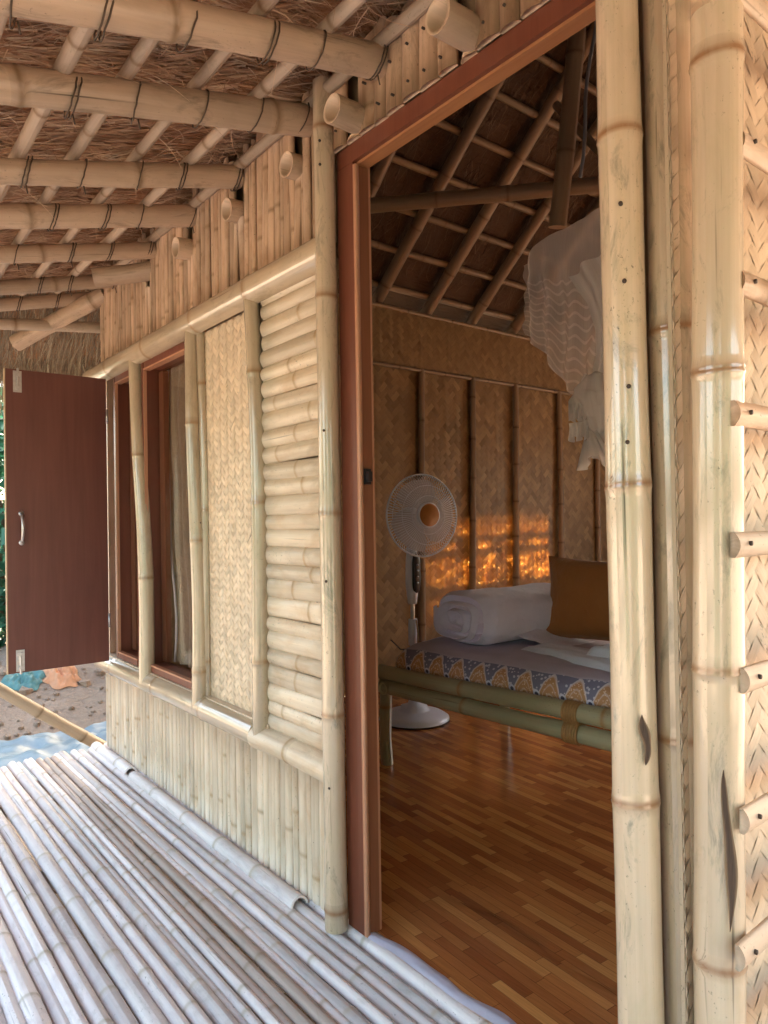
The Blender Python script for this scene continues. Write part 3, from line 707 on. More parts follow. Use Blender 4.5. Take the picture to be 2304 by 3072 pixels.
# ------------------------------------------------------------------ veranda roof
roof=thing('veranda_roof','low thatched veranda roof on bamboo rafters seen from below','roof',(0,-1,2.2))
SL=.262
def zc(y): return 2.432+SL*(y+.05)
RX=[.302,-.047,-.522,-.925,-1.364,-1.885,-2.225,.78,1.25,1.72,2.2,2.65]
RR=[.044,.046,.041,.044,.038,.037,.036,.043,.042,.044,.042,.042]
BY=[-.04-.176*k+U(-.012,.012) for k in range(11)]
ln=math.sqrt(1+SL*SL)
for x,r in zip(RX,RR):
    ye=-1.80
    mb=MB(); e=(x+U(-.02,.02))
    pole(mb,(x,-.022,zc(-.022)),(e,ye,zc(ye)),r*1.0,r*.86,sp=.75,seg=20,bend=.010,hollow=True,ref=(0,0,1),wob=.02)
    ro=mb.build('rafter',M['rafter'],roof)
    for by in BY:
        if x<-2 and by<-1.2 or x>1.3: continue
        mb=MB(); yy=by+U(-.02,.02); cz=zc(yy); sl=U(-.5,.1)
        for d in ((0,) if random.random()<.55 else (0,.011)):
            pts=[]
            for k in range(22):
                a=2*PI*k/22; q=r*1.06+.002
                pts.append((x+q*math.cos(a),yy+d+sl*r*math.cos(a)*.6+U(-.0012,.0012)+(.01*math.sin(a)),cz+q*math.sin(a)*1.0+SL*(d)))
            tube(mb,pts,.0022,5,closed=True)
        if random.random()<.5: tube(mb,[(x+r*.3,yy,cz-r-.003),(x+r*.3+.003,yy+.004,cz-r-.028)],.0022,5)
        mb.build('lashing',M['lash'],ro)
for k,by in enumerate(BY):
    mb=MB(); w=U(.017,.0225); sg=U(-.012,.012)
    za=zc(by)+.042+w*.35
    pole(mb,(-2.3,by+sg,za),(2.7,by-sg,za),w,w,sp=.36,seg=12,bend=.014,ref=(0,0,-1),wob=.05); mb.build('batten',M['batten'],roof)
TH=.108
mb=MB()
grid(mb,80,40,lambda a,b:(-2.32+5.1*a,.12-2.07*b,zc(.12-2.07*b)+TH+.02+.018*nz((-2.32+5.1*a)*6,(.12-2.07*b)*6)))
grid(mb,80,40,lambda a,b:(-2.32+5.1*a,.12-2.07*b,zc(.12-2.07*b)+TH+.16+.03*nz((-2.32+5.1*a)*6,(.12-2.07*b)*6,3)))
sd=Vector((0,-1,-SL)).normalized(); nd=Vector((0,SL,-1)).normalized()
def rp(): 
    x=U(-2.35,2.2) if random.random()<.25 else U(-2.35,.9); yy=U(.1,-1.55)
    return Vector((x,yy,zc(yy)+TH+.012+U(-.004,.012)))
def rd(p): 
    s=.17 if random.random()<.88 else .6
    sg=1 if nz(p.x*5,p.y*5,7)>-.25 else -1
    return sd*sg+Vector((1.1*nz(p.x*6,p.y*9,2)+U(-1,1)*s*.8,0,U(-.06,.04)))
strands(mb,25000,rp,rd,.20,.006,nd,.03,4,.018)
def rp2():
    by=random.choice(BY[:8]); x=U(-2.3,.9); return Vector((x,by+U(-.06,.06),zc(by)+TH-.005))
strands(mb,1500,rp2,lambda p:Vector((U(-.8,.8),U(-1,1),U(-.35,.1))),.15,.0032,nd,.05,5,.05)
def rp3(): yy=U(-1.75,-1.98); return Vector((U(-2.4,2.7),yy,zc(yy)+TH+U(-.01,.12)))
strands(mb,3500,rp3,lambda p:Vector((U(-.1,.1),-.7,-.6)),.3,.005,nd,.03,3,.02)
th=mb.build('thatch',[M['thatch']],roof)
th.data.materials.append(M['tsheet'])
mi=np.zeros(len(th.data.polygons),dtype=np.int32); mi[:6400]=1; th.data.polygons.foreach_set('material_index',mi)
# hip end of the roof
mb=MB(); pole(mb,(-2.10,-.0,2.43),(-2.46,-.37,2.185),.046,.046,sp=.5,hollow=True,seg=18,bend=0); mb.build('hip_rafter',M['rafter'],roof)
mb=MB(); pole(mb,(-2.30,.3,2.33),(-2.34,-2.3,2.02),.032,.03,sp=.5,hollow=True); mb.build('eave_pole',M['batten'],roof)
mb=MB()
def hz(x,y): return 2.58+.95*(x+2.28)+ (.20*(y) if y<0 else 0)
grid(mb,14,60,lambda a,b:(-2.26-.52*a,.4-2.9*b,hz(-2.26-.52*a,.4-2.9*b)+.012*nz(a*9,b*30)))
grid(mb,14,60,lambda a,b:(-2.26-.52*a,.4-2.9*b,hz(-2.26-.52*a,.4-2.9*b)+.14))
nq=len(mb.f)
strands(mb,4200,lambda:(lambda x,y:Vector((x,y,hz(x,y)-.012)))(U(-2.26,-2.75),U(.4,-2.4)),lambda p:Vector((-.7+U(-.15,.15),U(-.25,.25),-.75)),.26,.0045,Vector((.7,0,-.7)),.03,4,.02)
strands(mb,2600,lambda:(lambda y:Vector((-2.70+U(-.05,.05),y,hz(-2.70,y)+U(-.03,.12))))(U(.5,-2.4)),lambda p:Vector((-.3+U(-.2,.2),U(-.15,.15),-1)),.28,.005,Vector((1,0,0)),.03,4,.02)
o=mb.build('hip_thatch',[M['thatchgrey'],M['tsheet']],roof); mi=np.zeros(len(o.data.polygons),dtype=np.int32); mi[:nq]=1; o.data.polygons.foreach_set('material_index',mi)

# ------------------------------------------------------------------ side wall (outside, right)
sw=thing('woven_wall','diagonally woven bamboo side wall with horizontal split rungs beyond the corner post','wall',(1.13,.6,0))
mb=MB(); weave(mb,(1.13,-.02,-.05),(0,1,0),(0,0,1),1.6,2.75,.031,.0017,.995,tone=(.25,.95),jit=.02); mb.box((1.119,-.02,-.05),(1.1265,1.6,2.7),.4); mb.build('woven_panel',M['weaveside'],sw)
mb=MB(); mb.box((1.095,.10,-.05),(1.11,5.2,2.75)); mb.build('inner_lining',M['stud'],sw,smooth=False)
for i,(z,yy) in enumerate(((2.10,-.02),(1.836,-.007),(1.592,-.018),(1.366,-.044),(1.146,-.054),(.92,-.031),(.688,-.042),(.472,-.067),(.25,-.05))):
    mb=MB(); slat(mb,(1.236,yy+.02,z),(1.225,1.5,z+U(-.01,.01)),.042,.010,(1,0,0),th=.007,sp=.5,seg=8,wav=.001,tone=U(.3,.8)); lathe(mb,(1.248,yy+.055,z+.003),(1,0,0),[(.0042,-.006),(.0042,.0012),(0,.0018)],8,mi=1); mb.build('rung',[M['clad'] if z>1.3 and z<1.7 else M['batten'],M['nail']],sw)

# ------------------------------------------------------------------ room
mb=MB(); grid(mb,70,90,lambda a,b:(X0+.02+(1.08-X0)*a,.045+5.1*b,.001)); tag(mb.build('floor',M['floor']),kind='structure')
mb=MB()
def ov(a,b):
    x=.152+1.0*a; ya=.30+.07*a+.028*math.sin(a*9)+.015*nz(a*6,2); yy=ya+.02*(1-b)-.0+.9*b
    return (x,yy,.0045+.0022*(1-b)**14+.0035*nz(x*3,yy*3)*0)
grid(mb,40,30,ov); tag(mb.build('floor_overlay',M['floor']),'second glossy wood pattern vinyl sheet lapping over the first near the doorway','vinyl sheet')
mb=MB()
def shf(a,b):
    x=.150+.93*a; yy=.004+.03*a-.010*nz(x*5,1)+ (.040+.012*nz(x*9,4))*b
    return (x,yy,.004+.006*math.sin(PI*b)+.002*nz(x*14,b*3))
grid(mb,60,8,shf); tag(mb.build('plastic_sheet',M['sheetpl']),'crumpled lilac plastic sheet edge along the door threshold','plastic sheet')

ew=thing('woven_wall','brown woven bamboo end wall with upright poles inside the room','wall',(X0,2.5,0))
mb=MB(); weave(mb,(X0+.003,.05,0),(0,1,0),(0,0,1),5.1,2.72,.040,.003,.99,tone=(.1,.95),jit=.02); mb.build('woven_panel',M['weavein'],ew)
mb=MB(); 
def band(a,b): 
    y=.1+5.0*a; z=(2.39-.055*(y-1.5))+ (2.715-(2.39-.055*(y-1.5)))*b
    return (X0+.02+.022*math.sin(PI*b)**.5,y,z)
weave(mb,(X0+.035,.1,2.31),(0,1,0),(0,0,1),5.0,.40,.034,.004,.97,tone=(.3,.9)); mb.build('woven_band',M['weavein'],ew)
for z in (2.30,2.715):
    mb=MB(); pole(mb,(X0+.03,.1,z),(X0+.03,5.1,z-.01),.016,.016,sp=.4,seg=8); mb.build('band_pole',M['stud'],ew)
for y in (.9,1.5,2.26,2.80,3.30,3.88,4.45):
    mb=MB(); pole(mb,(X0+.035,y-.02,0),(X0+.035,y+.02,2.30),.030,.024,sp=.35,seg=12,bend=.01); mb.build('stud',M['stud'],ew)
mb=MB(); mb.box((X0-.012,2.32,.40),(X0-.008,3.76,1.28),.5); mb.build('glow_mat',M['glowmat'],ew,smooth=False)  # unseen mat, added to let a patch of sun glow through the weave
mb=MB()
for a,b_ in (((0,0),(2.319,2.72)),((3.761,0),(5.15,2.72)),((2.32,0),(3.76,.399)),((2.32,1.281),(3.76,2.72))): mb.box((X0-.012,a[0],a[1]),(X0-.008,b_[0],b_[1]),.5)
mb.build('opaque_backing',M['stud'],ew,smooth=False)  # unseen backing, added to keep sun glow off the rest of this wall
for z in (.30,.64,.93,1.03,1.24,1.9):
    mb=MB(); pole(mb,(X0-.03,.06,z),(X0-.03,5.1,z+.02),.022,.02,sp=.4,seg=8); mb.build('outer_batten',M['stud'],ew)
bw=thing('woven_wall','woven bamboo wall at the far end of the room, with an added fill-light opening','wall',(-.5,5.15,0))
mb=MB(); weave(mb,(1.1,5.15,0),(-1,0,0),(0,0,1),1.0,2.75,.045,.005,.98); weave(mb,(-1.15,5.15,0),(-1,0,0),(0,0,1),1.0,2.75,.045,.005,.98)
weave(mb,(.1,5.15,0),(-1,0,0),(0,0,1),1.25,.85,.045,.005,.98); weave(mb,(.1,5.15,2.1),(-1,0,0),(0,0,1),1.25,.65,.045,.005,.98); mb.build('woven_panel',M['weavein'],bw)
mb=MB()
for p,q in (((-2.15,0),(-1.15,2.75)),((.1,0),(1.12,2.75)),((-1.149,0),(.099,.85)),((-1.149,2.1),(.099,2.75))): mb.box((p[0],5.165,p[1]),(q[0],5.18,q[1]))
mb.build('opaque_backing',M['stud'],bw,smooth=False)  # unseen backing, added to stop sunlight glowing through the weave
for p,q in (((-1.19,5.10,.81),(-1.15,5.16,2.14)),((.1,5.10,.81),(.14,5.16,2.14)),((-1.149,5.10,.81),(.099,5.16,.85)),((-1.149,5.10,2.1),(.099,5.16,2.14))):
    mb=MB(); mb.box(p,q); mb.build('window_frame',M['redwood'],bw,smooth=False)  # frame of an unseen opening, added to let fill light into the room

# roof over the room (hipped)
ir=thing('main_roof','steep dark thatched main roof over the room','roof',(-.5,2.5,3.5))
AX=-.1; ZR=2.80+.9*(AX-X0)
def zi(x): return 2.78+.90*(x-X0)
mb=MB()
def endp(a,b):
    x=-3.0+(AX+3.0)*a; f=(x-X0)/(AX-X0); y0=-.0+2.5*f; y1=5.2-2.7*f
    return (x,y0+(y1-y0)*b,zi(x)+.09+.015*nz(x*6,b*30))
grid(mb,40,50,endp)
grid(mb,30,30,lambda a,b:((-2.2+ (AX+2.2)*b)*(1-a)+ (1.3-(1.3-AX-.5)*b)*a,-.0+2.5*b,2.66+(ZR-2.66)*b+.09))
grid(mb,30,30,lambda a,b:((-2.2+ (AX+2.2)*b)*(1-a)+ (1.3-(1.3-AX-.5)*b)*a,5.3-2.8*b,2.66+(ZR-2.66)*b+.09))
grid(mb,30,30,lambda a,b:(1.45-(1.45-AX-.5)*b,(-.2+2.7*b)*(1-a)+(5.4-2.9*b)*a,2.66+(ZR-2.66)*b+.09))
nq=len(mb.f)
strands(mb,5200,lambda:(lambda x:Vector((x,U(.6+1.0*(x-X0),5.0),zi(x)+.075)))(U(-2.1,-.4)),lambda p:Vector((1+U(-.2,.2),U(-.5,.5),.9)),.22,.005,Vector((.67,0,-.74)),.04,3,.03)
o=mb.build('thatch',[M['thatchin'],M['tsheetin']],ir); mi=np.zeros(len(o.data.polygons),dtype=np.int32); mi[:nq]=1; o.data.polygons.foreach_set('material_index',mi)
mb=MB()
def re_(dz): return lambda a,b:(1.2+1.9*a,-2.0+7.6*b,2.70-.42*a*1.9+dz+.02*nz(a*9,b*30))
grid(mb,20,60,re_(0)); grid(mb,20,60,re_(.14)); mb.build('shade_eave_thatch',M['thatchgrey'],ir)  # unseen eave, added to block open sky beside the side wall
for y in (.95,1.42,1.90,2.38,2.86,3.34,3.82,4.30):
    f=min(y/2.5,(5.2-y)/2.7); xe=X0+(AX-X0)*min(1,f)
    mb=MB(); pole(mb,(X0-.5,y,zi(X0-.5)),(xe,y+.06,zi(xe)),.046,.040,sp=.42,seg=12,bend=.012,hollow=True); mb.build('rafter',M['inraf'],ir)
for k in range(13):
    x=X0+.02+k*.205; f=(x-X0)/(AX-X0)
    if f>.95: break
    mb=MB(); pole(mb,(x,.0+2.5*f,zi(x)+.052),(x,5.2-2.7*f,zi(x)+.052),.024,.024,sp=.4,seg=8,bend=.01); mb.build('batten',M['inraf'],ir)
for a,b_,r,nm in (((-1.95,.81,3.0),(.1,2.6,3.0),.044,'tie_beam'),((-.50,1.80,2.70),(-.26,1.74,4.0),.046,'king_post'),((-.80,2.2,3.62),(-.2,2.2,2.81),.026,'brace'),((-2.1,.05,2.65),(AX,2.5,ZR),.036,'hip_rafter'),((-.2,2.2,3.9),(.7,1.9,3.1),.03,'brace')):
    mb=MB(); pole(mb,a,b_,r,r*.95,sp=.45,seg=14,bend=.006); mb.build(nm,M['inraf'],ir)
mb=MB(); pts=[(-.16-.013*i+.012*math.sin(i*.9),1.70,3.75-.09*i) for i in range(11)]; tube(mb,pts,.009,7)
tag(mb.build('power_cable',M['cable']),'thin grey cable hanging beside the upright roof pole','cable')

# ------------------------------------------------------------------ bed
BA=math.radians(4.8); BO=Vector((-.87,.895,0)); bu=Vector((math.cos(BA),math.sin(BA),0)); bv=Vector((-math.sin(BA),math.cos(BA),0))
def B(u,v,z): return BO+bu*u+bv*v+Vector((0,0,z))
bed=thing('bamboo_bed','low greenish bamboo bed frame with doubled front rails','bed',tuple(BO))
BL,BW=2.0,1.05
for nm,a,b_,r0,r1 in (('front_rail',B(-.03,0,.466),B(BL,0,.466),.033,.038),('front_rail',B(-.02,.004,.395),B(BL,.004,.389),.033,.037),('back_rail',B(-.03,BW,.466),B(BL,BW,.466),.035,.035),
    ('end_rail',B(.03,-.04,.40),B(.03,BW+.04,.40),.03,.03),('end_rail',B(BL-.04,-.04,.40),B(BL-.04,BW+.04,.40),.03,.03)):
    mb=MB(); pole(mb,a,b_,r0,r1,sp=.62,seg=18,hollow=True,bend=.004,first=.52 if 'front' in nm else None); mb.build(nm,M['bed'],bed)
for u in (-.055,BL-.05):
    for v in (.06,BW-.05):
        mb=MB(); pole(mb,B(u,v,.002),B(u,v,.43),.030,.030,sp=.3,seg=14); mb.build('leg',M['bed'],bed)
for u in (1.0,1.85):
    for zz,rr in ((.466,.0385),(.392,.0385)):
        mb=MB()
        for q in range(6):
            c=B(u+q*.011,0,zz); pts=[c+bv*(rr*math.cos(k*PI/9))+Vector((0,0,rr*math.sin(k*PI/9))) for k in range(18)]; tube(mb,pts,.0055,6,closed=True)
        mb.build('lashing',M['fibre'],bed)
mb=MB()
for q in range(30): pole(mb,B(.05+q*.064,.03,.445),B(.05+q*.064,BW-.03,.445),.02,seg=7,sp=.5)
mb.build('slat_base',M['bed'],bed)
# mattress: side border then sloping, puffed top
mb=MB()
MU0,MU1,MV0,MV1,MZ0,MZ1=.02,1.95,.035,1.0,.468,.60
def mat(a,b):
    # b runs front foot -> over the front edge -> across the top -> back foot
    prof=[(.0,0),(-.012,.045),(.0,.085),(.035,.115),(.09,.130),(.2,.138),(.5,.142),(.8,.138),(.93,.115),(.965,.05),(.965,0)]
    q=b*(len(prof)-1); i=min(int(q),len(prof)-2); f=q-i
    v=prof[i][0]*(1-f)+prof[i+1][0]*f; z=prof[i][1]*(1-f)+prof[i+1][1]*f
    u=MU0+(MU1-MU0)*a
    ef=min(1,min(a,1-a)/.05); ef=math.sqrt(max(0,1-(1-ef)**2))
    v=.48+(v-.48)*(.93+.07*ef)
    z=z*(.25+.75*ef)*(1+.07*nz(u*3,v*3))+.006*nz(u*12,v*9)
    P=B(u,MV0+v,MZ0+z); return P
L_=[0,.047,.088,.133,.19,.3,.6,.9,1.03,1.1,1.15]
def muv(a,b):
    q=b*10; i=min(int(q),9); f=q-i; return (1.93*a,L_[i]*(1-f)+L_[i+1]*f)
grid(mb,90,60,mat,muv)
m_=mb.build('mattress',M['batik'],None,loc=tuple(BO)); tag(m_,'thin mattress in a brown and navy batik sheet on the bamboo bed','mattress')
# rolled blanket (axis goes away from the doorway)
rb=thing('rolled_blanket','thick pale lavender blanket rolled up on the bed, spiral end showing','blanket',(-.62,1.15,.6))
def rollc(th,rad,v):
    return rad
mb=MB(); RC=Vector((-.600,1.14,.725)); RA=Vector((.10,.99,0)).normalized(); RS=Vector((.99,-.10,0)).normalized()
def rsec(an,sc,w): 
    ca,sa=math.cos(an),math.sin(an); e=.72
    x=.205*sc*math.copysign(abs(ca)**e,ca); z=.128*sc*math.copysign(abs(sa)**e,sa)
    return x,z
def rollf(a,b):
    an=a*2*PI; d=b*.62
    sc=(1-.16*max(0,1-b*9)**2)*(1-.05*math.sin(b*3))*(1+.07*nz(math.cos(an)*1.6+3,math.sin(an)*1.6,b*3)+.03*nz(math.cos(an)*4,math.sin(an)*4,b*9))
    x,z=rsec(an,sc,0); z=max(z,-.122)
    return RC+RA*d+RS*x+Vector((0,0,z))
grid(mb,64,36,rollf)
mb.build('blanket_body',M['towel'],rb)
mb=MB()                                         # spiral end: folded layers as a ribbon coiling inward
turns=2.6; nS=150
def spir(a,b):
    an=PI*.9+a*turns*2*PI; sc=.86*(1-.80*a); x,z=rsec(an,sc,0)
    x2,z2=rsec(an,max(.0,sc-.155),0)
    q=b; dome=.030*math.sin(PI*q)+.01*nz(an*.6,q*2)
    xx=x+(x2-x)*q; zz=max(z+(z2-z)*q,-.118)
    return RC+RA*(-.010-dome+.03*(1-a)*0+.02*nz(xx*9,zz*9,2))+RS*xx+Vector((0,0,zz))
grid(mb,nS,8,spir); mb.build('spiral_end',M['towel'],rb)
mb=MB()                                         # loose flap trailing to the right
def flap(a,b):
    u=a; x=-.43+.24*u+.02*nz(b*4,u*3); y=1.30+.26*b+.06*u
    z=.606+.075*(1-u)**2.2*(1-.2*abs(b-.4))+.02*nz(x*9,y*9)*(1-u)+.004
    return Vector((x,y,z))
grid(mb,24,20,flap); mb.build('loose_flap',M['towel'],rb)
# cushion
mb=MB(); CC=Vector((-.15,1.66,.80)); cx=Vector((.93,.30,-.02)).normalized(); cy=Vector((-.05,.26,.96)).normalized(); cn=cx.cross(cy)
def cushf(sgn):
    def f(a,b):
        p=a*2-1;q=b*2-1; k=(1-abs(p)**3)*(1-abs(q)**3); pin=1-.10*(1-abs(q)**2)*abs(p)**4; pin2=1-.10*(1-abs(p)**2)*abs(q)**4
        return CC+cx*(p*.31*pin)+cy*(q*.205*pin2)+cn*(sgn*(.085*max(0,k)**.6)+.006*nz(p*3,q*3))
    return f
grid(mb,26,26,cushf(1)); grid(mb,26,26,cushf(-1)); tag(mb.build('cushion',M['cushion'],None,loc=tuple(CC)),'square dark orange brown cushion standing behind the rolled blanket','cushion')
# folded white cloths
mb=MB()
def foldf(x0,y0,dx,dy,z,h,rot,sd):
    c,s_=math.cos(rot),math.sin(rot)
    def f(a,b):
        p=a*2-1;q=b*2-1; k=(1-abs(p)**8)*(1-abs(q)**8); x=p*dx;y=q*dy
        return Vector((x0+x*c-y*s_,y0+x*s_+y*c,z+h*k**.5*(1+.35*nz(a*4+sd,b*4))))
    return f
grid(mb,30,20,foldf(.02,1.27,.33,.095,.600,.032,-.16,1)); tag(mb.build('folded_towel',M['whitecloth']),'flat bluish white towel folded long along the front of the mattress','towel',)
mb=MB(); grid(mb,30,20,foldf(.24,1.30,.20,.09,.628,.045,-.1,7)); tag(mb.build('folded_towel',M['whitecloth']),'small puffy white cloth lying on top of the long folded towel','towel')

# ------------------------------------------------------------------ standing fan
FX,FY=-1.411,1.547
fan=thing('standing_fan','white pedestal fan with an amber hub badge beside the bed','fan',(FX,FY,0))
mb=MB(); lathe(mb,(FX,FY,0),(0,0,1),[(.0,.0),(.205,.0),(.212,.006),(.21,.012)],44); mb.build('base_ring',M['blackpl'],fan)
mb=MB(); lathe(mb,(FX,FY,0),(0,0,1),[(.209,.010),(.207,.022),(.17,.045),(.10,.060),(.085,.066),(.08,.085),(.04,.095),(.03,.12),(.0,.122)],44); mb.build('base',M['white'],fan)
mb=MB(); lathe(mb,(FX,FY,0),(0,0,1),[(.019,.10),(.019,.44),(.028,.445),(.028,.56),(.026,.60),(.0,.602)],20); mb.build('pole',M['white'],fan)
mb=MB(); lathe(mb,(FX,FY,0),(0,0,1),[(.0135,.60),(.0135,.74)],16); mb.build('inner_pole',M['metal'],fan)
mb=MB(); lathe(mb,(FX,FY,0),(0,0,1),[(.0,.685),(.026,.69),(.033,.74),(.040,.82),(.038,.92),(.030,1.03),(.027,1.05),(.026,1.13),(.0,1.135)],20); mb.build('control_column',M['white'],fan)
mb=MB(); pc=Vector((FX+.052,FY-.01,.875))
def pill(a,b):
    an=a*2*PI; z=-1+2*b; w=max(0,1-abs(z)**6)**.5
    return pc+Vector((.016*w*math.cos(an),.03*w*math.sin(an),.118*z))
grid(mb,18,14,pill)
mb.build('control_panel',M['blackpl'],fan)
for zz in (-.055,-.02,.015,.05):
    q=MB(); lathe(q,pc+Vector((.014,-.004,zz)),(1,0,0),[(.006,0),(.006,.006),(0,.007)],10); q.build('button',M['white'],fan)
ax=Vector((.985,-.17,.02)).normalized(); _,n1,n2=frame(ax); HC=Vector((FX+.125,FY-.02,1.215))
mb=MB(); lathe(mb,HC-ax*.215,ax,[(0,0),(.03,.004),(.052,.025),(.058,.06),(.056,.12),(.048,.15),(0,.152)],26); mb.build('motor',M['white'],fan)
mb=MB(); tube(mb,[(FX,FY,1.09),(FX-.02,FY,1.15),HC-ax*.13],.022,10); mb.build('neck',M['white'],fan)
mb=MB(); R=.238
for k in range(84):
    a=2*PI*k/84; d=n1*math.cos(a)+n2*math.sin(a)
    tube(mb,[HC+ax*.062+d*.05,HC+ax*.066+d*.10,HC+ax*.055+d*.17,HC+ax*.035+d*.215,HC+d*R,HC-ax*.035+d*.215,HC-ax*.055+d*.16,HC-ax*.062+d*.06],.0019,4)
for rr,off in ((R,0),(.17,.055),(.17,-.053),(.11,.065)):
    tube(mb,[HC+ax*off+(n1*math.cos(2*PI*k/48)+n2*math.sin(2*PI*k/48))*rr for k in range(48)],.0022 if rr<R else .006,6,closed=True)
mb.build('grille',M['white'],fan)
mb=MB(); lathe(mb,HC+ax*.055,ax,[(0.074,0),(.074,.016),(.066,.022),(0.064,.022)],36); mb.build('hub_rim',M['white'],fan)
mb=MB(); lathe(mb,HC+ax*.055,ax,[(.066,.0215),(.058,.0255),(.0,.0275)],36); mb.build('hub_badge',M['amber'],fan)
for k in range(3):
    mb=MB()
    def bl(a,b,k=k):
        r=.035+.175*a; an=2*PI*k/3+.35*a+(b-.5)*(.9+1.0*math.sin(PI*(a*.7+.15)))
        return HC+(n1*math.cos(an)+n2*math.sin(an))*r+ax*(.028*(b-.5)*(1-.3*a))
    grid(mb,12,10,bl); mb.build('blade',M['blade'],fan)
mb=MB(); lathe(mb,HC-ax*.03,ax,[(0,0),(.034,.002),(.036,.04),(.0,.05)],20); mb.build('blade_hub',M['white'],fan)
mb=MB(); tube(mb,[(FX-.01,FY,.75),(FX-.06,FY+.05,.62),(FX-.20,FY+.22,.42),(FX-.36,FY+.30,.33),(FX-.55,FY+.36,.30),(FX-.70,FY+.4,.34)],.0045,6); mb.build('cord',M['blackpl'],fan)
mb=MB(); tube(mb,[(FX+.03,FY,.60),(FX+.045,FY,.52),(FX+.04,FY,.36)],.004,6); mb.build('remote_cord',M['fibre'],fan)

# ------------------------------------------------------------------ mosquito net
netr=thing('mosquito_net','sheer lace mosquito net knotted up above the bed','mosquito net',(-.2,1.6,2.3))
mb=MB()
TOP=[(-.497,2.44),(-.485,2.505),(-.44,2.56),(-.36,2.59),(-.24,2.61),(-.1,2.63),(.06,2.64),(.25,2.64)]
BOT=[(-.497,2.10),(-.47,2.06),(-.40,1.98),(-.34,1.86),(-.27,1.78),(-.18,1.74),(-.06,1.70),(.1,1.68)]
def lerp(P,t):
    q=t*(len(P)-1);i=min(int(q),len(P)-2);f=q-i;return P[i][0]*(1-f)+P[i+1][0]*f,P[i][1]*(1-f)+P[i+1][1]*f
def netf(a,b):
    x0,z0=lerp(TOP,a);x1,z1=lerp(BOT,a); x=x0+(x1-x0)*b; z=z0+(z1-z0)*b
    wv=.018*math.sin(a*34)*(.3+b)+.03*nz(a*7,b*5)
    return Vector((x+.004*nz(b*9,a*9),1.52+.12*math.sin(a*2)+wv*1.2,z-.02*math.sin(a*PI)*b))
grid(mb,80,50,netf,lambda a,b:(a*.8,b*.8)); mb.build('canopy',M['net'],netr)
mb=MB()
def netf2(a,b):   # heavier fold sweeping from the middle down into the knot
    x=(-.21+.42*a)*(1-b)+(-.09+.14*a)*b+ .07*math.sin(PI*b); z=(2.30+.15*a)*(1-b)+1.80*b
    return Vector((x,1.49+.02*math.sin(a*22)*(1-.3*b)+.02*nz(a*6,b*5),z))
grid(mb,50,40,netf2,lambda a,b:(a*.4,.1)); mb.build('swag',M['netknot'],netr)
mb=MB()
def knot(a,b):
    an=a*2*PI; z=1.83-.36*b; r=(.035+.075*math.sin(PI*min(1,b*1.35))**1.0*(1-.3*b)+.03*max(0,b-.75)*3)
    r*=1+.10*math.sin(an*9+3*nz(b*3,1))+.30*nz(math.cos(an)*2.2,math.sin(an)*2.2,b*4)
    return Vector((-.085+.05*b+r*math.cos(an)*1.15,1.49+r*math.sin(an)*.8,z+.02*nz(an,b*8)))
grid(mb,48,40,knot,lambda a,b:(a*.5,.1)); mb.build('knot',M['netknot'],netr)
mb=MB()
def tail(a,b):   # loose gathered end hanging below the knot
    an=a*2*PI; r=(.022+.085*b)*(1+.22*math.sin(an*7+b*2)+.12*math.sin(an*13))
    return Vector((-.09+.07*b+r*math.cos(an),1.47+.5*r*math.sin(an),1.60-.17*b+.03*math.sin(an*3)*b))
grid(mb,90,14,tail,lambda a,b:(a*.5,.1)); mb.build('tail',M['netknot'],netr)
for k in range(2):
    mb=MB(); s0=k*2.1
    grid(mb,50,10,lambda a,b:Vector((-.175+.10*a,1.425+.018*math.sin(a*30+s0)*b,1.70-.085*k-.075*b+.012*math.sin(a*17+s0)*b)),lambda a,b:(a*.5,.1)); mb.build('ruffle',M['netknot'],netr)

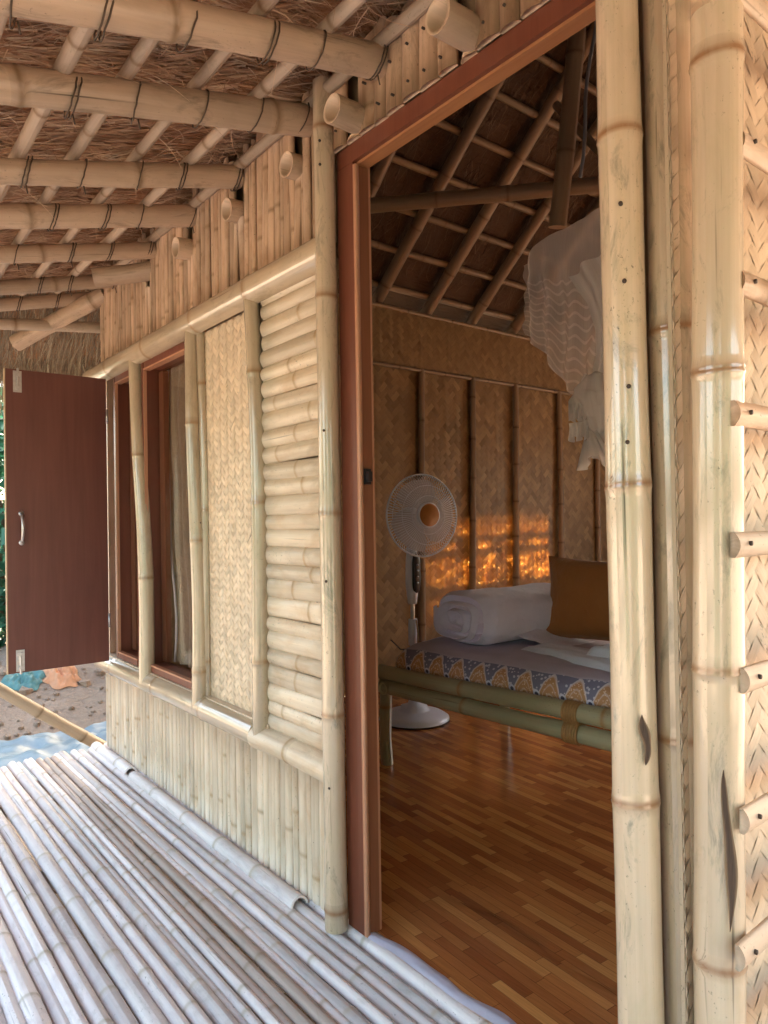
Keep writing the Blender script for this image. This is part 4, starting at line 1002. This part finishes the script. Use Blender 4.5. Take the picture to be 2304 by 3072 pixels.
# ------------------------------------------------------------------ camera, light
cd=bpy.data.cameras.new('camera'); cam=bpy.data.objects.new('camera',cd); COL.objects.link(cam); S.camera=cam
yaw,pitch,roll=map(math.radians,(38.632,.536,-.9164))
fw=Vector((-math.cos(yaw)*math.cos(pitch),math.sin(yaw)*math.cos(pitch),math.sin(pitch)))
rt=fw.cross(Vector((0,0,1))).normalized(); up=rt.cross(fw)
r2=rt*math.cos(roll)+up*math.sin(roll); u2=-rt*math.sin(roll)+up*math.cos(roll)
cam.matrix_world=Matrix(((r2.x,u2.x,-fw.x,1.79),(r2.y,u2.y,-fw.y,-1.217),(r2.z,u2.z,-fw.z,1.2),(0,0,0,1)))
cd.sensor_fit='VERTICAL'; cd.sensor_height=36; cd.lens=2126.3/3072*36; cd.clip_end=500; cd.clip_start=.02
SUN_AZ=Vector((-.62,.78,0)).normalized(); EL=math.radians(31)
sv=SUN_AZ*math.cos(EL)+Vector((0,0,math.sin(EL)))
sl=bpy.data.lights.new('sun','SUN'); sl.energy=4.0; sl.angle=math.radians(.5); sl.color=(1,.94,.85)
so=bpy.data.objects.new('sun',sl); COL.objects.link(so); so.rotation_euler=sv.to_track_quat('Z','Y').to_euler(); so.location=(-20,15,20)
w=bpy.data.worlds.new('World'); S.world=w; w.use_nodes=True; nt=w.node_tree
sk=nt.nodes.new('ShaderNodeTexSky'); sk.sky_type='NISHITA'; sk.sun_disc=False; sk.sun_elevation=EL; sk.sun_rotation=math.atan2(SUN_AZ.x,SUN_AZ.y)
sk.dust_density=4.0; sk.air_density=1.0; sk.ozone_density=.5
tn=nt.nodes.new('ShaderNodeMix'); tn.data_type='RGBA'; tn.blend_type='MULTIPLY'; tn.inputs[0].default_value=1; tn.inputs[7].default_value=(1,.945,.83,1)
nt.links.new(sk.outputs[0],tn.inputs[6]); nt.links.new(tn.outputs[2],nt.nodes['Background'].inputs[0]); nt.nodes['Background'].inputs[1].default_value=.15
S.view_settings.view_transform='Standard'; S.view_settings.look='None'; S.view_settings.exposure=3.5; S.view_settings.gamma=1
S.cycles.use_denoising=True; S.cycles.max_bounces=10; S.cycles.diffuse_bounces=6; S.cycles.transparent_max_bounces=24; S.cycles.sample_clamp_indirect=8
